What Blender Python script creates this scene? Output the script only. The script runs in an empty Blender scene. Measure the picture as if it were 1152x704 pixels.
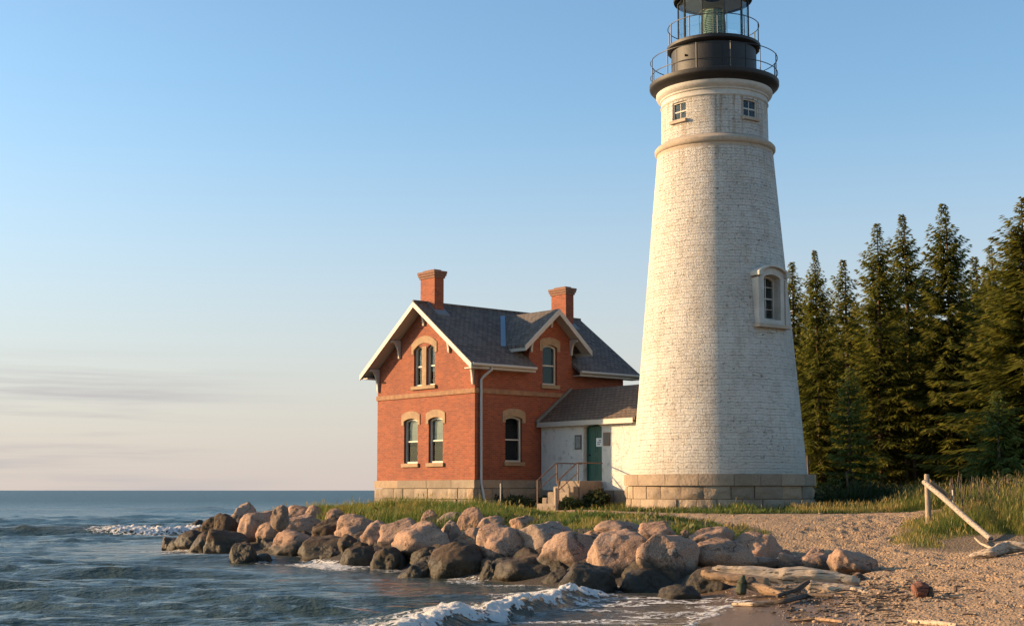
import bpy, bmesh, math, random
import numpy as np
from mathutils import Vector, Matrix, noise as mnoise

random.seed(7)
rng = np.random.default_rng(7)
scene = bpy.context.scene
COL = scene.collection
R = math.radians

# ------------------------------------------------------------------ camera
EYE, F = 2.2, 1550.0                      # eye height, focal length for an 1152 wide frame
cam_data = bpy.data.cameras.new("camera")
cam = bpy.data.objects.new("camera", cam_data)
COL.objects.link(cam)
cam.location = (0, 0, EYE)
TILT = 5.0
cam.rotation_euler = (R(90+TILT), 0, 0)
cam_data.sensor_width = 36
cam_data.lens = F*math.cos(R(TILT)) / 1152 * 36
cam_data.shift_y = (199 - F*math.sin(R(TILT))) / 1152
cam_data.clip_start, cam_data.clip_end = 0.3, 20000
scene.camera = cam

# ------------------------------------------------------------------ sky, sun, exposure
SUN_EL = R(14)
SUN_AZ = Vector((-0.987, 0.16))           # horizontal direction towards the sun
world = bpy.data.worlds.new("World")
scene.world = world
world.use_nodes = True
wn = world.node_tree
wn.nodes.clear()
w_out = wn.nodes.new("ShaderNodeOutputWorld")
w_bg = wn.nodes.new("ShaderNodeBackground")
w_bg.inputs["Strength"].default_value = 0.088
sky = wn.nodes.new("ShaderNodeTexSky")
sky.sky_type = 'NISHITA'
sky.sun_disc = False
sky.sun_elevation = SUN_EL
sky.sun_rotation = math.atan2(SUN_AZ.x, SUN_AZ.y)
sky.altitude = 150
sky.air_density = 1.0
sky.dust_density = 1.6
sky.ozone_density = 1.6
# thin cloud streaks low over the sea
w_tc = wn.nodes.new("ShaderNodeTexCoord")
w_map = wn.nodes.new("ShaderNodeMapping")
w_map.inputs["Scale"].default_value = (2.2, 2.2, 46)
w_map.inputs["Location"].default_value = (0.35, 0.1, 0.55)
w_no = wn.nodes.new("ShaderNodeTexNoise")
w_no.inputs["Scale"].default_value = 1.6
w_no.inputs["Detail"].default_value = 7
w_no.inputs["Roughness"].default_value = 0.55
w_rmp = wn.nodes.new("ShaderNodeMapRange")
w_rmp.interpolation_type = 'SMOOTHSTEP'
w_rmp.inputs["From Min"].default_value = 0.46
w_rmp.inputs["From Max"].default_value = 0.72
w_sep = wn.nodes.new("ShaderNodeSeparateXYZ")
w_up = wn.nodes.new("ShaderNodeMapRange")
w_up.interpolation_type = 'SMOOTHSTEP'
w_up.inputs["From Min"].default_value = 0.105
w_up.inputs["From Max"].default_value = 0.07
w_m = wn.nodes.new("ShaderNodeMath"); w_m.operation = 'MULTIPLY'
w_m2 = wn.nodes.new("ShaderNodeMath"); w_m2.operation = 'MULTIPLY'
w_m2.inputs[1].default_value = 0.75
w_mix = wn.nodes.new("ShaderNodeMix"); w_mix.data_type = 'RGBA'
w_mix.inputs[7].default_value = (2.75, 2.62, 2.75, 1)
wl = wn.links.new
wl(w_tc.outputs["Generated"], w_map.inputs["Vector"])
wl(w_map.outputs["Vector"], w_no.inputs["Vector"])
wl(w_no.outputs["Fac"], w_rmp.inputs["Value"])
wl(w_tc.outputs["Generated"], w_sep.inputs[0])
wl(w_sep.outputs["Z"], w_up.inputs["Value"])
w_lf = wn.nodes.new("ShaderNodeMapRange"); w_lf.interpolation_type = 'SMOOTHSTEP'
w_lf.inputs["From Min"].default_value = -0.12
w_lf.inputs["From Max"].default_value = -0.30
wl(w_sep.outputs["X"], w_lf.inputs["Value"])
w_m3 = wn.nodes.new("ShaderNodeMath"); w_m3.operation = 'MULTIPLY'
wl(w_up.outputs[0], w_m3.inputs[0]); wl(w_lf.outputs[0], w_m3.inputs[1])
wl(w_rmp.outputs[0], w_m.inputs[0]); wl(w_m3.outputs[0], w_m.inputs[1])
wl(w_m.outputs[0], w_m2.inputs[0])
wl(w_m2.outputs[0], w_mix.inputs[0])
# pale pinkish air low over the lake
w_hz = wn.nodes.new("ShaderNodeMapRange"); w_hz.interpolation_type = 'SMOOTHSTEP'
w_hz.inputs["From Min"].default_value = 0.30
w_hz.inputs["From Max"].default_value = -0.02
w_hz.inputs["To Max"].default_value = 0.85
w_hmix = wn.nodes.new("ShaderNodeMix"); w_hmix.data_type = 'RGBA'
w_hmix.inputs[7].default_value = (4.05, 3.48, 3.27, 1)
w_gain = wn.nodes.new("ShaderNodeMix"); w_gain.data_type = 'RGBA'; w_gain.blend_type = 'MULTIPLY'
w_gain.inputs[0].default_value = 1.0
w_gain.inputs[7].default_value = (1.08, 1.30, 1.40, 1)
wl(sky.outputs[0], w_gain.inputs[6])
wl(w_sep.outputs["Z"], w_hz.inputs["Value"])
w_az = wn.nodes.new("ShaderNodeMapRange"); w_az.interpolation_type = 'SMOOTHSTEP'
w_az.inputs["From Min"].default_value = -0.45
w_az.inputs["From Max"].default_value = 0.45
w_az.inputs["To Min"].default_value = 0.25
wl(w_sep.outputs["Y"], w_az.inputs["Value"])
w_hm = wn.nodes.new("ShaderNodeMath"); w_hm.operation = 'MULTIPLY'
wl(w_hz.outputs[0], w_hm.inputs[0]); wl(w_az.outputs[0], w_hm.inputs[1])
wl(w_hm.outputs[0], w_hmix.inputs[0])
wl(w_gain.outputs[2], w_hmix.inputs[6])
wl(w_hmix.outputs[2], w_mix.inputs[6])
wl(w_mix.outputs[2], w_bg.inputs["Color"])
wl(w_bg.outputs[0], w_out.inputs["Surface"])

sd = bpy.data.lights.new("sun", 'SUN')
sd.energy = 5.0
sd.angle = R(0.6)
sd.color = (1.0, 0.655, 0.34)
sun = bpy.data.objects.new("sun", sd)
COL.objects.link(sun)
to_sun = Vector((SUN_AZ.x * math.cos(SUN_EL), SUN_AZ.y * math.cos(SUN_EL), math.sin(SUN_EL)))
sun.rotation_euler = to_sun.to_track_quat('Z', 'Y').to_euler()
sun.location = (-40, 10, 30)

scene.view_settings.view_transform = 'Standard'
scene.view_settings.look = 'None'
scene.view_settings.exposure = 1.05
scene.view_settings.gamma = 1.0

# ------------------------------------------------------------------ helpers
def tag(o, label=None, cat=None, group=None, kind=None):
    if label: o["label"] = label
    if cat: o["category"] = cat
    if group: o["group"] = group
    if kind: o["kind"] = kind
    return o

def empty(name, loc, rz, label, cat, group=None):
    o = bpy.data.objects.new(name, None)
    o.empty_display_size = 0.3
    o.location = loc
    o.rotation_euler = (0, 0, rz)
    COL.objects.link(o)
    return tag(o, label, cat, group)

def link(name, me, mat, parent=None):
    o = bpy.data.objects.new(name, me)
    if mat: me.materials.append(mat)
    COL.objects.link(o)
    if parent: o.parent = parent
    return o

class MB:
    """collects shapes for ONE mesh"""
    def __init__(s): s.v = []; s.f = []
    def add(s, vs, fs):
        b = len(s.v); s.v += [tuple(p) for p in vs]; s.f += [tuple(i + b for i in f) for f in fs]
        return s
    def box(s, x0, y0, z0, x1, y1, z1):
        return s.add([(x0,y0,z0),(x1,y0,z0),(x1,y1,z0),(x0,y1,z0),(x0,y0,z1),(x1,y0,z1),(x1,y1,z1),(x0,y1,z1)],
                     [(0,3,2,1),(4,5,6,7),(0,1,5,4),(1,2,6,5),(2,3,7,6),(3,0,4,7)])
    def prism(s, poly, P, n0, n1):
        """poly = [(u,z)], P(u,n,z) -> point"""
        k = len(poly)
        vs = [P(u, n0, z) for u, z in poly] + [P(u, n1, z) for u, z in poly]
        fs = [tuple(range(k))[::-1], tuple(range(k, 2*k))] + [(i, (i+1) % k, k+(i+1) % k, k+i) for i in range(k)]
        return s.add(vs, fs)
    def ring(s, outer, inner, P, n0, n1):
        k = len(outer)
        vs = [P(u,n0,z) for u,z in outer]+[P(u,n0,z) for u,z in inner]+[P(u,n1,z) for u,z in outer]+[P(u,n1,z) for u,z in inner]
        fs = []
        for i in range(k):
            j = (i+1) % k
            fs += [(i,j,k+j,k+i),(2*k+i,3*k+i,3*k+j,2*k+j),(i,2*k+i,2*k+j,j),(k+i,k+j,3*k+j,3*k+i)]
        return s.add(vs, fs)
    def tube(s, pts, rad, n=8, caps=True):
        pts = [Vector(p) for p in pts]
        if not hasattr(rad, '__len__'): rad = [rad]*len(pts)
        vs = []; fs = []
        ref = Vector((0.123, 0.271, 0.955))
        for i, p in enumerate(pts):
            t = (pts[min(i+1, len(pts)-1)] - pts[max(i-1, 0)]).normalized()
            a = t.cross(ref)
            if a.length < 0.05: a = t.cross(Vector((1, 0, 0)))
            a.normalize(); b = t.cross(a)
            for k in range(n):
                w = 2*math.pi*k/n
                vs.append(p + (a*math.cos(w) + b*math.sin(w))*rad[i])
        for i in range(len(pts)-1):
            for k in range(n):
                l = (k+1) % n
                fs.append((i*n+k, i*n+l, (i+1)*n+l, (i+1)*n+k))
        if caps:
            fs.append(tuple(range(n))[::-1]); fs.append(tuple(range((len(pts)-1)*n, len(pts)*n)))
        return s.add(vs, fs)
    def lathe(s, prof, n=96, closed=False):
        vs = []; fs = []
        for r, z in prof:
            for k in range(n):
                w = 2*math.pi*k/n
                vs.append((r*math.sin(w), -r*math.cos(w), z))
        m = len(prof)
        for i in range(m if closed else m-1):
            j = (i+1) % m
            for k in range(n):
                l = (k+1) % n
                fs.append((i*n+k, i*n+l, j*n+l, j*n+k))
        if not closed:
            fs.append(tuple(range(n))[::-1]); fs.append(tuple(range((m-1)*n, m*n)))
        return s.add(vs, fs)
    def hoop(s, r, z, t, n=72):
        prof = [(r + t*math.cos(a*math.pi/3), z + t*math.sin(a*math.pi/3)) for a in range(6)]
        return s.lathe(prof, n, True)
    def mesh(s, name):
        me = bpy.data.meshes.new(name)
        me.from_pydata(s.v, [], s.f)
        bm = bmesh.new(); bm.from_mesh(me)
        bmesh.ops.recalc_face_normals(bm, faces=bm.faces)
        bm.to_mesh(me); bm.free()
        return me
    def build(s, name, mat, parent=None, smooth=None, bevel=0):
        me = s.mesh(name)
        o = link(name, me, mat, parent)
        if smooth is not None: smooth_mesh(me, smooth)
        if bevel:
            m = o.modifiers.new("bevel", 'BEVEL'); m.width = bevel; m.segments = 2; m.limit_method = 'ANGLE'
        return o

def smooth_mesh(me, deg):
    me.polygons.foreach_set("use_smooth", [True]*len(me.polygons))
    if deg < 180: me.set_sharp_from_angle(angle=R(deg))

def boolean(o, mb, op='DIFFERENCE'):
    me = mb.mesh("cutter")
    c = bpy.data.objects.new("cutter", me); COL.objects.link(c)
    c.matrix_world = Matrix.Identity(4)
    par = o.parent; o.parent = None
    m = o.modifiers.new("cut", 'BOOLEAN'); m.object = c; m.operation = op; m.solver = 'EXACT'
    bpy.context.view_layer.update()
    dg = bpy.context.evaluated_depsgraph_get()
    new = bpy.data.meshes.new_from_object(o.evaluated_get(dg))
    old = o.data; o.modifiers.clear(); o.data = new
    bpy.data.meshes.remove(old); bpy.data.objects.remove(c); bpy.data.meshes.remove(me)
    o.parent = par

def np_mesh(name, V, quads=None, tris=None):
    me = bpy.data.meshes.new(name)
    V = np.asarray(V, dtype=np.float32)
    me.vertices.add(len(V)); me.vertices.foreach_set("co", V.ravel())
    nq = 0 if quads is None else len(quads); nt = 0 if tris is None else len(tris)
    idx = []
    if nq: idx.append(np.asarray(quads).ravel())
    if nt: idx.append(np.asarray(tris).ravel())
    idx = np.concatenate(idx).astype(np.int32)
    me.loops.add(len(idx)); me.loops.foreach_set("vertex_index", idx)
    me.polygons.add(nq+nt)
    starts = np.concatenate([np.arange(nq)*4, nq*4+np.arange(nt)*3]).astype(np.int32)
    me.polygons.foreach_set("loop_start", starts)
    me.update(calc_edges=True); me.validate()
    return me

def set_attr(me, name, vals):
    a = me.attributes.new(name, 'FLOAT', 'POINT')
    a.data.foreach_set("value", np.asarray(vals, dtype=np.float32).ravel())

def _h(ix, iy, seed):
    n = (ix.astype(np.int64)*374761393 + iy.astype(np.int64)*668265263 + seed*982451653) & 0x7fffffff
    n = ((n ^ (n >> 13))*1274126177) & 0x7fffffff
    n = n ^ (n >> 16)
    return (n & 0xffff)/65535.0
def vnoise(x, y, seed=0):
    x = np.asarray(x, float); y = np.asarray(y, float)
    ix = np.floor(x); iy = np.floor(y); fx = x-ix; fy = y-iy
    fx = fx*fx*fx*(fx*(fx*6-15)+10); fy = fy*fy*fy*(fy*(fy*6-15)+10)
    ix = ix.astype(np.int64); iy = iy.astype(np.int64)
    a = _h(ix,iy,seed); b = _h(ix+1,iy,seed); c = _h(ix,iy+1,seed); d = _h(ix+1,iy+1,seed)
    return (a+(b-a)*fx)*(1-fy) + (c+(d-c)*fx)*fy
def fbm(x, y, seed=0, oct=4):
    s = 0; amp = 0.5; tot = 0
    for i in range(oct):
        c, sn = math.cos(0.6*i), math.sin(0.6*i)
        s = s + amp*vnoise((x*c-y*sn)*2**i+13.7*i, (x*sn+y*c)*2**i-7.1*i, seed+i); tot += amp; amp *= 0.5
    return s/tot
def sstep(a, b, x):
    t = np.clip((x-a)/(b-a), 0, 1); return t*t*(3-2*t)

# ------------------------------------------------------------------ materials
class NT:
    def __init__(s, name):
        s.m = bpy.data.materials.new(name); s.m.use_nodes = True
        s.t = s.m.node_tree; s.b = s.t.nodes["Principled BSDF"]; s.out = s.t.nodes["Material Output"]
    def n(s, typ, **kw):
        nd = s.t.nodes.new("ShaderNode"+typ)
        for k, v in kw.items():
            if k.startswith("i_"):
                key = k[2:].replace("_", " ")
                s.set(nd.inputs[int(key) if key.isdigit() else key], v)
            else: setattr(nd, k, v)
        return nd
    def set(s, sock, v):
        if isinstance(v, bpy.types.NodeSocket): s.t.links.new(v, sock)
        elif isinstance(v, tuple) and len(v) == 3 and sock.type == 'RGBA': sock.default_value = (*v, 1)
        else: sock.default_value = v
    def math(s, op, a, b=None, c=None):
        nd = s.n("Math", operation=op); s.set(nd.inputs[0], a)
        if b is not None: s.set(nd.inputs[1], b)
        if c is not None: s.set(nd.inputs[2], c)
        return nd.outputs[0]
    def mix(s, f, a, b):
        nd = s.n("Mix", data_type='RGBA'); s.set(nd.inputs[0], f); s.set(nd.inputs[6], a); s.set(nd.inputs[7], b)
        return nd.outputs[2]
    def rng(s, v, a, b, c=0.0, d=1.0):
        nd = s.n("MapRange", interpolation_type='SMOOTHSTEP')
        for i, q in enumerate((v, a, b, c, d)): s.set(nd.inputs[i], q)
        return nd.outputs[0]
    def noise(s, vec, scale, detail=4, rough=0.55):
        nd = s.n("TexNoise"); s.set(nd.inputs["Scale"], scale); nd.inputs["Detail"].default_value = detail
        nd.inputs["Roughness"].default_value = rough
        if vec is not None: s.set(nd.inputs["Vector"], vec)
        return nd.outputs["Fac"]
    def obj(s): return s.n("TexCoord").outputs["Object"]
    def pos(s): return s.n("NewGeometry").outputs["Position"]
    def xyz(s, v): nd = s.n("SeparateXYZ"); s.set(nd.inputs[0], v); return nd.outputs
    def vec(s, x, y, z=0.0):
        nd = s.n("CombineXYZ")
        for i, q in enumerate((x, y, z)): s.set(nd.inputs[i], q)
        return nd.outputs[0]
    def bump(s, h, strength, dist, prev=None):
        nd = s.n("Bump"); nd.inputs["Strength"].default_value = strength; nd.inputs["Distance"].default_value = dist
        s.set(nd.inputs["Height"], h)
        if prev is not None: s.set(nd.inputs["Normal"], prev)
        return nd.outputs[0]
    def attr(s, name): return s.n("Attribute", attribute_name=name).outputs["Fac"]
    def fin(s, color=None, rough=None, normal=None, **kw):
        if color is not None: s.set(s.b.inputs["Base Color"], color)
        if rough is not None: s.set(s.b.inputs["Roughness"], rough)
        if normal is not None: s.set(s.b.inputs["Normal"], normal)
        for k, v in kw.items(): s.set(s.b.inputs[k.replace("_", " ")], v)
        return s.m

def brick_tex(t, vec, w, h, mortar, c1, c2, cm, bias=0.0, smooth=0.1):
    nd = t.n("TexBrick")
    t.set(nd.inputs["Vector"], vec)
    t.set(nd.inputs["Color1"], c1); t.set(nd.inputs["Color2"], c2); t.set(nd.inputs["Mortar"], cm)
    nd.inputs["Scale"].default_value = 1
    nd.inputs["Mortar Size"].default_value = mortar
    nd.inputs["Mortar Smooth"].default_value = smooth
    nd.inputs["Bias"].default_value = bias
    nd.inputs["Brick Width"].default_value = w
    nd.inputs["Row Height"].default_value = h
    return nd

def simple(name, color, rough=0.6, var=0.25, scale=3.0, bump=0.0, metallic=0.0):
    t = NT(name); v = t.obj()
    n = t.noise(v, scale, 5, 0.6)
    c = t.mix(n, tuple(max(0, q*(1-var)) for q in color), tuple(min(1, q*(1+var)) for q in color))
    nrm = t.bump(t.noise(v, scale*6, 4), bump, 0.02) if bump else None
    return t.fin(c, rough, nrm, Metallic=metallic)

def m_brick():
    t = NT("red_brick"); v = t.obj(); x, y, z = t.xyz(v)
    uv = t.vec(t.math('ADD', x, y), z)
    b = brick_tex(t, uv, 0.22, 0.075, 0.009, (0.315, 0.070, 0.023), (0.20, 0.042, 0.016), (0.23, 0.105, 0.06))
    n = t.noise(v, 0.9, 6, 0.6); n2 = t.noise(v, 7, 3)
    c = t.mix(t.rng(n, 0.4, 0.75, 0, 0.5), b.outputs["Color"], (0.14, 0.038, 0.022))
    c = t.mix(t.rng(n2, 0.58, 0.75, 0, 0.35), c, (0.36, 0.12, 0.05))
    h = t.math('SUBTRACT', t.noise(v, 40, 3), t.math('MULTIPLY', b.outputs["Fac"], 2.0))
    c = t.mix(t.rng(t.noise(t.vec(t.math('MULTIPLY', t.math('ADD', x, y), 2.5), 0.0, t.math('MULTIPLY', z, 0.3)), 1.0, 5, 0.6), 0.55, 0.75, 0, 0.35), c, (0.11, 0.035, 0.022))
    return t.fin(c, 0.85, t.bump(h, 0.6, 0.016))

def m_paint_tower(cyl=True):
    t = NT("whitewashed_masonry" if cyl else "peeling_whitewash"); v = t.obj(); x, y, z = t.xyz(v)
    if cyl:
        u = t.math('MULTIPLY', t.math('ARCTAN2', x, t.math('MULTIPLY', y, -1.0)), 2.7)
    else:
        u = t.math('ADD', x, y)
    # courses wander a little
    n0 = t.noise(v, 1.1, 3); n00 = t.noise(v, 5.0, 3)
    wob = t.math('ADD', t.math('MULTIPLY', t.math('SUBTRACT', n0, 0.5), 0.10), t.math('MULTIPLY', t.math('SUBTRACT', n00, 0.5), 0.10))
    uv = t.vec(t.math('ADD', u, t.math('MULTIPLY', n0, 0.5)), t.math('ADD', z, wob))
    b = brick_tex(t, uv, 0.40, 0.20, 0.013, (1, 1, 1), (0.6, 0.6, 0.6), (0, 0, 0), smooth=0.8)
    b2 = brick_tex(t, uv, 0.20, 0.10, 0.009, (1, 1, 1), (0.7, 0.7, 0.7), (0, 0, 0), smooth=0.8)
    big = t.noise(v, 0.45, 5, 0.6); mid = t.noise(v, 2.2, 7, 0.68); fine = t.noise(v, 15, 6, 0.75)
    pit = t.noise(t.vec(t.math('MULTIPLY', u, 1.0), t.math('MULTIPLY', z, 1.7), 0.0) if cyl else v, 7.0, 5, 0.7)
    strk = t.noise(t.vec(t.math('MULTIPLY', u, 3.0), t.math('MULTIPLY', z, 0.25), 0.0), 1.0, 5, 0.6)
    c = t.mix(t.rng(big, 0.35, 0.7), (0.57, 0.535, 0.48), (0.49, 0.455, 0.405))
    c = t.mix(t.rng(mid, 0.46, 0.70, 0, 0.65), c, (0.40, 0.36, 0.31))
    c = t.mix(t.rng(strk, 0.50, 0.72, 0, 0.55), c, (0.39, 0.345, 0.29))
    joint = t.math('MULTIPLY', b.outputs["Fac"], t.rng(pit, 0.44, 0.66, 0.0, 0.6 if cyl else 0.15))
    c = t.mix(joint, c, (0.27, 0.235, 0.195))
    j2 = t.math('MULTIPLY', b2.outputs["Fac"], t.rng(mid, 0.42, 0.62, 0.05, 0.45) if cyl else 0.03)
    if cyl:
        below = t.math('ADD', t.rng(z, 11.3, 12.5), t.math('MULTIPLY', t.rng(z, 13.3, 14.4), 0.8))
        drip = t.noise(t.vec(t.math('MULTIPLY', u, 4.5), t.math('MULTIPLY', z, 0.35), 2.0), 1.0, 4, 0.6)
        c = t.mix(t.math('MULTIPLY', t.math('MULTIPLY', below, t.rng(drip, 0.48, 0.66)), 0.6), c, (0.30, 0.22, 0.15))
        damp = t.math('MULTIPLY', t.rng(t.math('ADD', z, t.math('MULTIPLY', mid, 2.2)), 3.3, 2.0), 0.5)
        c = t.mix(damp, c, (0.36, 0.32, 0.26))
    c = t.mix(j2, c, (0.30, 0.26, 0.22))
    chip = t.math('MULTIPLY', t.rng(pit, 0.58, 0.66), t.rng(t.noise(v, 0.9, 4, 0.6), 0.40, 0.60, 0.3, 1.0))
    c = t.mix(chip, c, (0.20, 0.165, 0.13))
    spot = t.math('MULTIPLY', t.rng(t.noise(v, 4.2, 3, 0.6), 0.64, 0.72), t.rng(big, 0.42, 0.6))
    c = t.mix(t.math('MULTIPLY', spot, 0.75), c, (0.24, 0.185, 0.13))
    c = t.mix(t.rng(t.noise(v, 1.3, 5, 0.65), 0.55, 0.72, 0, 0.45), c, (0.44, 0.33, 0.21))
    if not cyl:
        c = t.mix(0.45, c, (0.74, 0.71, 0.66))
        c = t.mix(t.rng(t.noise(v, 2.2, 6, 0.7), 0.56, 0.64, 0, 0.45), c, (0.30, 0.27, 0.235))
    h = t.math('ADD', t.math('MULTIPLY', t.math('MULTIPLY', b.outputs["Fac"], t.rng(pit, 0.35, 0.6, 0.15, 1.0)), -0.65 if cyl else -0.2), t.math('MULTIPLY', b2.outputs["Fac"], -0.4 if cyl else -0.05))
    h = t.math('ADD', h, t.math('MULTIPLY', fine, 1.5)); h = t.math('ADD', h, t.math('MULTIPLY', mid, 2.4)); h = t.math('SUBTRACT', h, t.math('MULTIPLY', chip, 0.8))
    return t.fin(c, 0.85, t.bump(h, 0.9, 0.028))

def m_stone(name, c1, c2, scale=1.0, rough=0.85, dark=(0.12, 0.10, 0.085), bump=0.7, dist=0.05, island=False):
    t = NT(name); v = t.obj()
    a = t.noise(v, 1.3*scale, 6, 0.62); b = t.noise(v, 9*scale, 5, 0.65); s = t.noise(v, 45*scale, 2, 0.5)
    c = t.mix(t.rng(a, 0.35, 0.65), c1, c2)
    if island:
        ri = t.n('NewGeometry').outputs['Random Per Island']
        c = t.mix(t.math('MULTIPLY', ri, 0.6), c, tuple(q*0.55 for q in c2))
        c = t.mix(t.rng(t.math('FRACT', t.math('MULTIPLY', ri, 5.7)), 0.6, 0.9, 0, 0.6), c, (c1[0]*1.15, c1[1]*0.95, c1[2]*0.8))
    c = t.mix(t.rng(b, 0.52, 0.78, 0, 0.6), c, dark)
    c = t.mix(t.rng(s, 0.58, 0.72, 0, 0.35), c, tuple(min(1, q*1.5) for q in c1))
    h = t.math('ADD', a, t.math('MULTIPLY', b, 0.5)); h = t.math('ADD', h, t.math('MULTIPLY', s, 0.1))
    return t.fin(c, rough, t.bump(h, bump, dist))

def m_rock(dark=False):
    t = NT("wet_dark_boulder" if dark else "granite_boulder"); v = t.obj(); p = t.pos(); px, py, pz = t.xyz(p)
    info = t.n("ObjectInfo"); rnd = info.outputs["Random"]
    v2 = t.n("VectorMath", operation='ADD'); t.set(v2.inputs[0], v); t.set(v2.inputs[1], t.vec(t.math('MULTIPLY', rnd, 37.0), rnd, 3.0))
    v = v2.outputs[0]
    a = t.noise(v, 1.6, 6, 0.62); b = t.noise(v, 8, 6, 0.7); s = t.noise(v, 55, 2, 0.5)
    cr = t.n("TexVoronoi", feature='DISTANCE_TO_EDGE'); cr.inputs["Scale"].default_value = 2.6
    wv_ = t.n("VectorMath", operation='ADD'); t.set(wv_.inputs[0], v)
    t.set(wv_.inputs[1], t.vec(t.math('MULTIPLY', b, 0.5), t.math('MULTIPLY', a, 0.6), t.math('MULTIPLY', b, 0.4)))
    t.set(cr.inputs["Vector"], wv_.outputs[0])
    crack = t.math('MULTIPLY', t.rng(cr.outputs["Distance"], 0.0, 0.035, 1.0, 0.0), t.rng(a, 0.48, 0.58))
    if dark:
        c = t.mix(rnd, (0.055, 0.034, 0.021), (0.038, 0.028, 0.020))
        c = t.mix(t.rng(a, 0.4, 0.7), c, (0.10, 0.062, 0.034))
    else:
        c = t.mix(rnd, (0.37, 0.21, 0.128), (0.31, 0.20, 0.14))
        c = t.mix(t.rng(a, 0.4, 0.7), c, (0.24, 0.145, 0.092))
        c = t.mix(t.rng(t.math('FRACT', t.math('MULTIPLY', rnd, 7.3)), 0.74, 0.8, 0, 0.5), c, (0.26, 0.21, 0.165))
    c = t.mix(t.rng(b, 0.52, 0.74, 0, 0.6), c, (0.12, 0.082, 0.062) if not dark else (0.03, 0.025, 0.02))
    c = t.mix(t.rng(s, 0.54, 0.66, 0, 0.45), c, (0.44, 0.32, 0.26) if not dark else (0.10, 0.075, 0.055))
    c = t.mix(t.rng(s, 0.40, 0.46, 0.5, 0.0), c, (0.09, 0.065, 0.055))
    c = t.mix(t.rng(t.noise(v, 4.5, 4, 0.6), 0.6, 0.7, 0, 0.3), c, (0.38, 0.35, 0.29) if not dark else (0.075, 0.068, 0.04))
    c = t.mix(t.math('MULTIPLY', crack, 0.8), c, (0.05, 0.038, 0.03))
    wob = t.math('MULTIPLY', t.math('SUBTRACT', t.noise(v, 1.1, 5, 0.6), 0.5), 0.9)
    wet = t.rng(t.math('ADD', pz, wob), 0.40, 0.66, 1.0, 0.0)  # darkened low down: wet and algae, with the shade there painted in
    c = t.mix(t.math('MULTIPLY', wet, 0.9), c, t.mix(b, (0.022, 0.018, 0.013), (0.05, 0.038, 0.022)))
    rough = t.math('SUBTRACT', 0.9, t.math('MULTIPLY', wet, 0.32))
    t.b.inputs['Specular IOR Level'].default_value = 0.3
    h = t.math('ADD', t.math('MULTIPLY', a, 1.6), t.math('MULTIPLY', b, 1.0)); h = t.math('ADD', h, t.math('MULTIPLY', s, 0.16))
    h = t.math('SUBTRACT', h, t.math('MULTIPLY', crack, 0.5))
    return t.fin(c, rough, t.bump(h, 0.8, 0.06))

def m_shingle(name, axis, slope, c1, c2, moss):
    t = NT(name); v = t.obj(); x, y, z = t.xyz(v)
    along, up = (x, y) if axis == 'x' else (y, x)
    wob = t.math('MULTIPLY', t.noise(v, 9, 2), 0.03)
    uv = t.vec(along, t.math('ADD', t.math('MULTIPLY', up, slope), wob))
    b = brick_tex(t, uv, 0.24, 0.17, 0.016, c1, c2, tuple(q*0.3 for q in c1), smooth=0.2)
    n = t.noise(v, 1.2, 6, 0.65); n2 = t.noise(v, 14, 4, 0.7)
    c = t.mix(t.rng(n, 0.45, 0.72, 0, 0.7), b.outputs["Color"], moss)
    c = t.mix(t.rng(n2, 0.5, 0.8, 0, 0.6), c, tuple(q*1.9 for q in c2))
    h = t.math('SUBTRACT', t.math('MULTIPLY', n2, 0.8), t.math('MULTIPLY', b.outputs["Fac"], 1.3))
    return t.fin(c, 0.8, t.bump(h, 0.8, 0.02))

def m_glass(name, tint, trans=0.75):
    t = NT(name)
    g = t.n("BsdfGlossy"); g.inputs["Color"].default_value = (0.55, 0.58, 0.62, 1); g.inputs["Roughness"].default_value = 0.0
    tr = t.n("BsdfTransparent"); tr.inputs["Color"].default_value = (*tint, 1)
    fr = t.n("Fresnel"); fr.inputs["IOR"].default_value = 1.5
    mx = t.n("MixShader")
    front = t.math('SUBTRACT', 1.0, t.n('NewGeometry').outputs['Backfacing'])
    t.set(mx.inputs[0], t.math('MULTIPLY', fr.outputs[0], front))
    t.t.links.new(tr.outputs[0], mx.inputs[1]); t.t.links.new(g.outputs[0], mx.inputs[2])
    t.t.links.new(mx.outputs[0], t.out.inputs["Surface"])
    return t.m

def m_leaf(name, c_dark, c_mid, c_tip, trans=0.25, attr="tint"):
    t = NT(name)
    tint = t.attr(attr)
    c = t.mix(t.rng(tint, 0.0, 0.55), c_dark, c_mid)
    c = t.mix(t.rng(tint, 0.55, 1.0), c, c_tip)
    t.fin(c, 0.65)
    t.b.inputs["Specular IOR Level"].default_value = 0.25
    tl = t.n("BsdfTranslucent"); t.set(tl.inputs["Color"], c)
    mx = t.n("MixShader"); mx.inputs[0].default_value = trans
    t.t.links.new(t.b.outputs[0], mx.inputs[1]); t.t.links.new(tl.outputs[0], mx.inputs[2])
    t.t.links.new(mx.outputs[0], t.out.inputs["Surface"])
    return t.m

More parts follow.
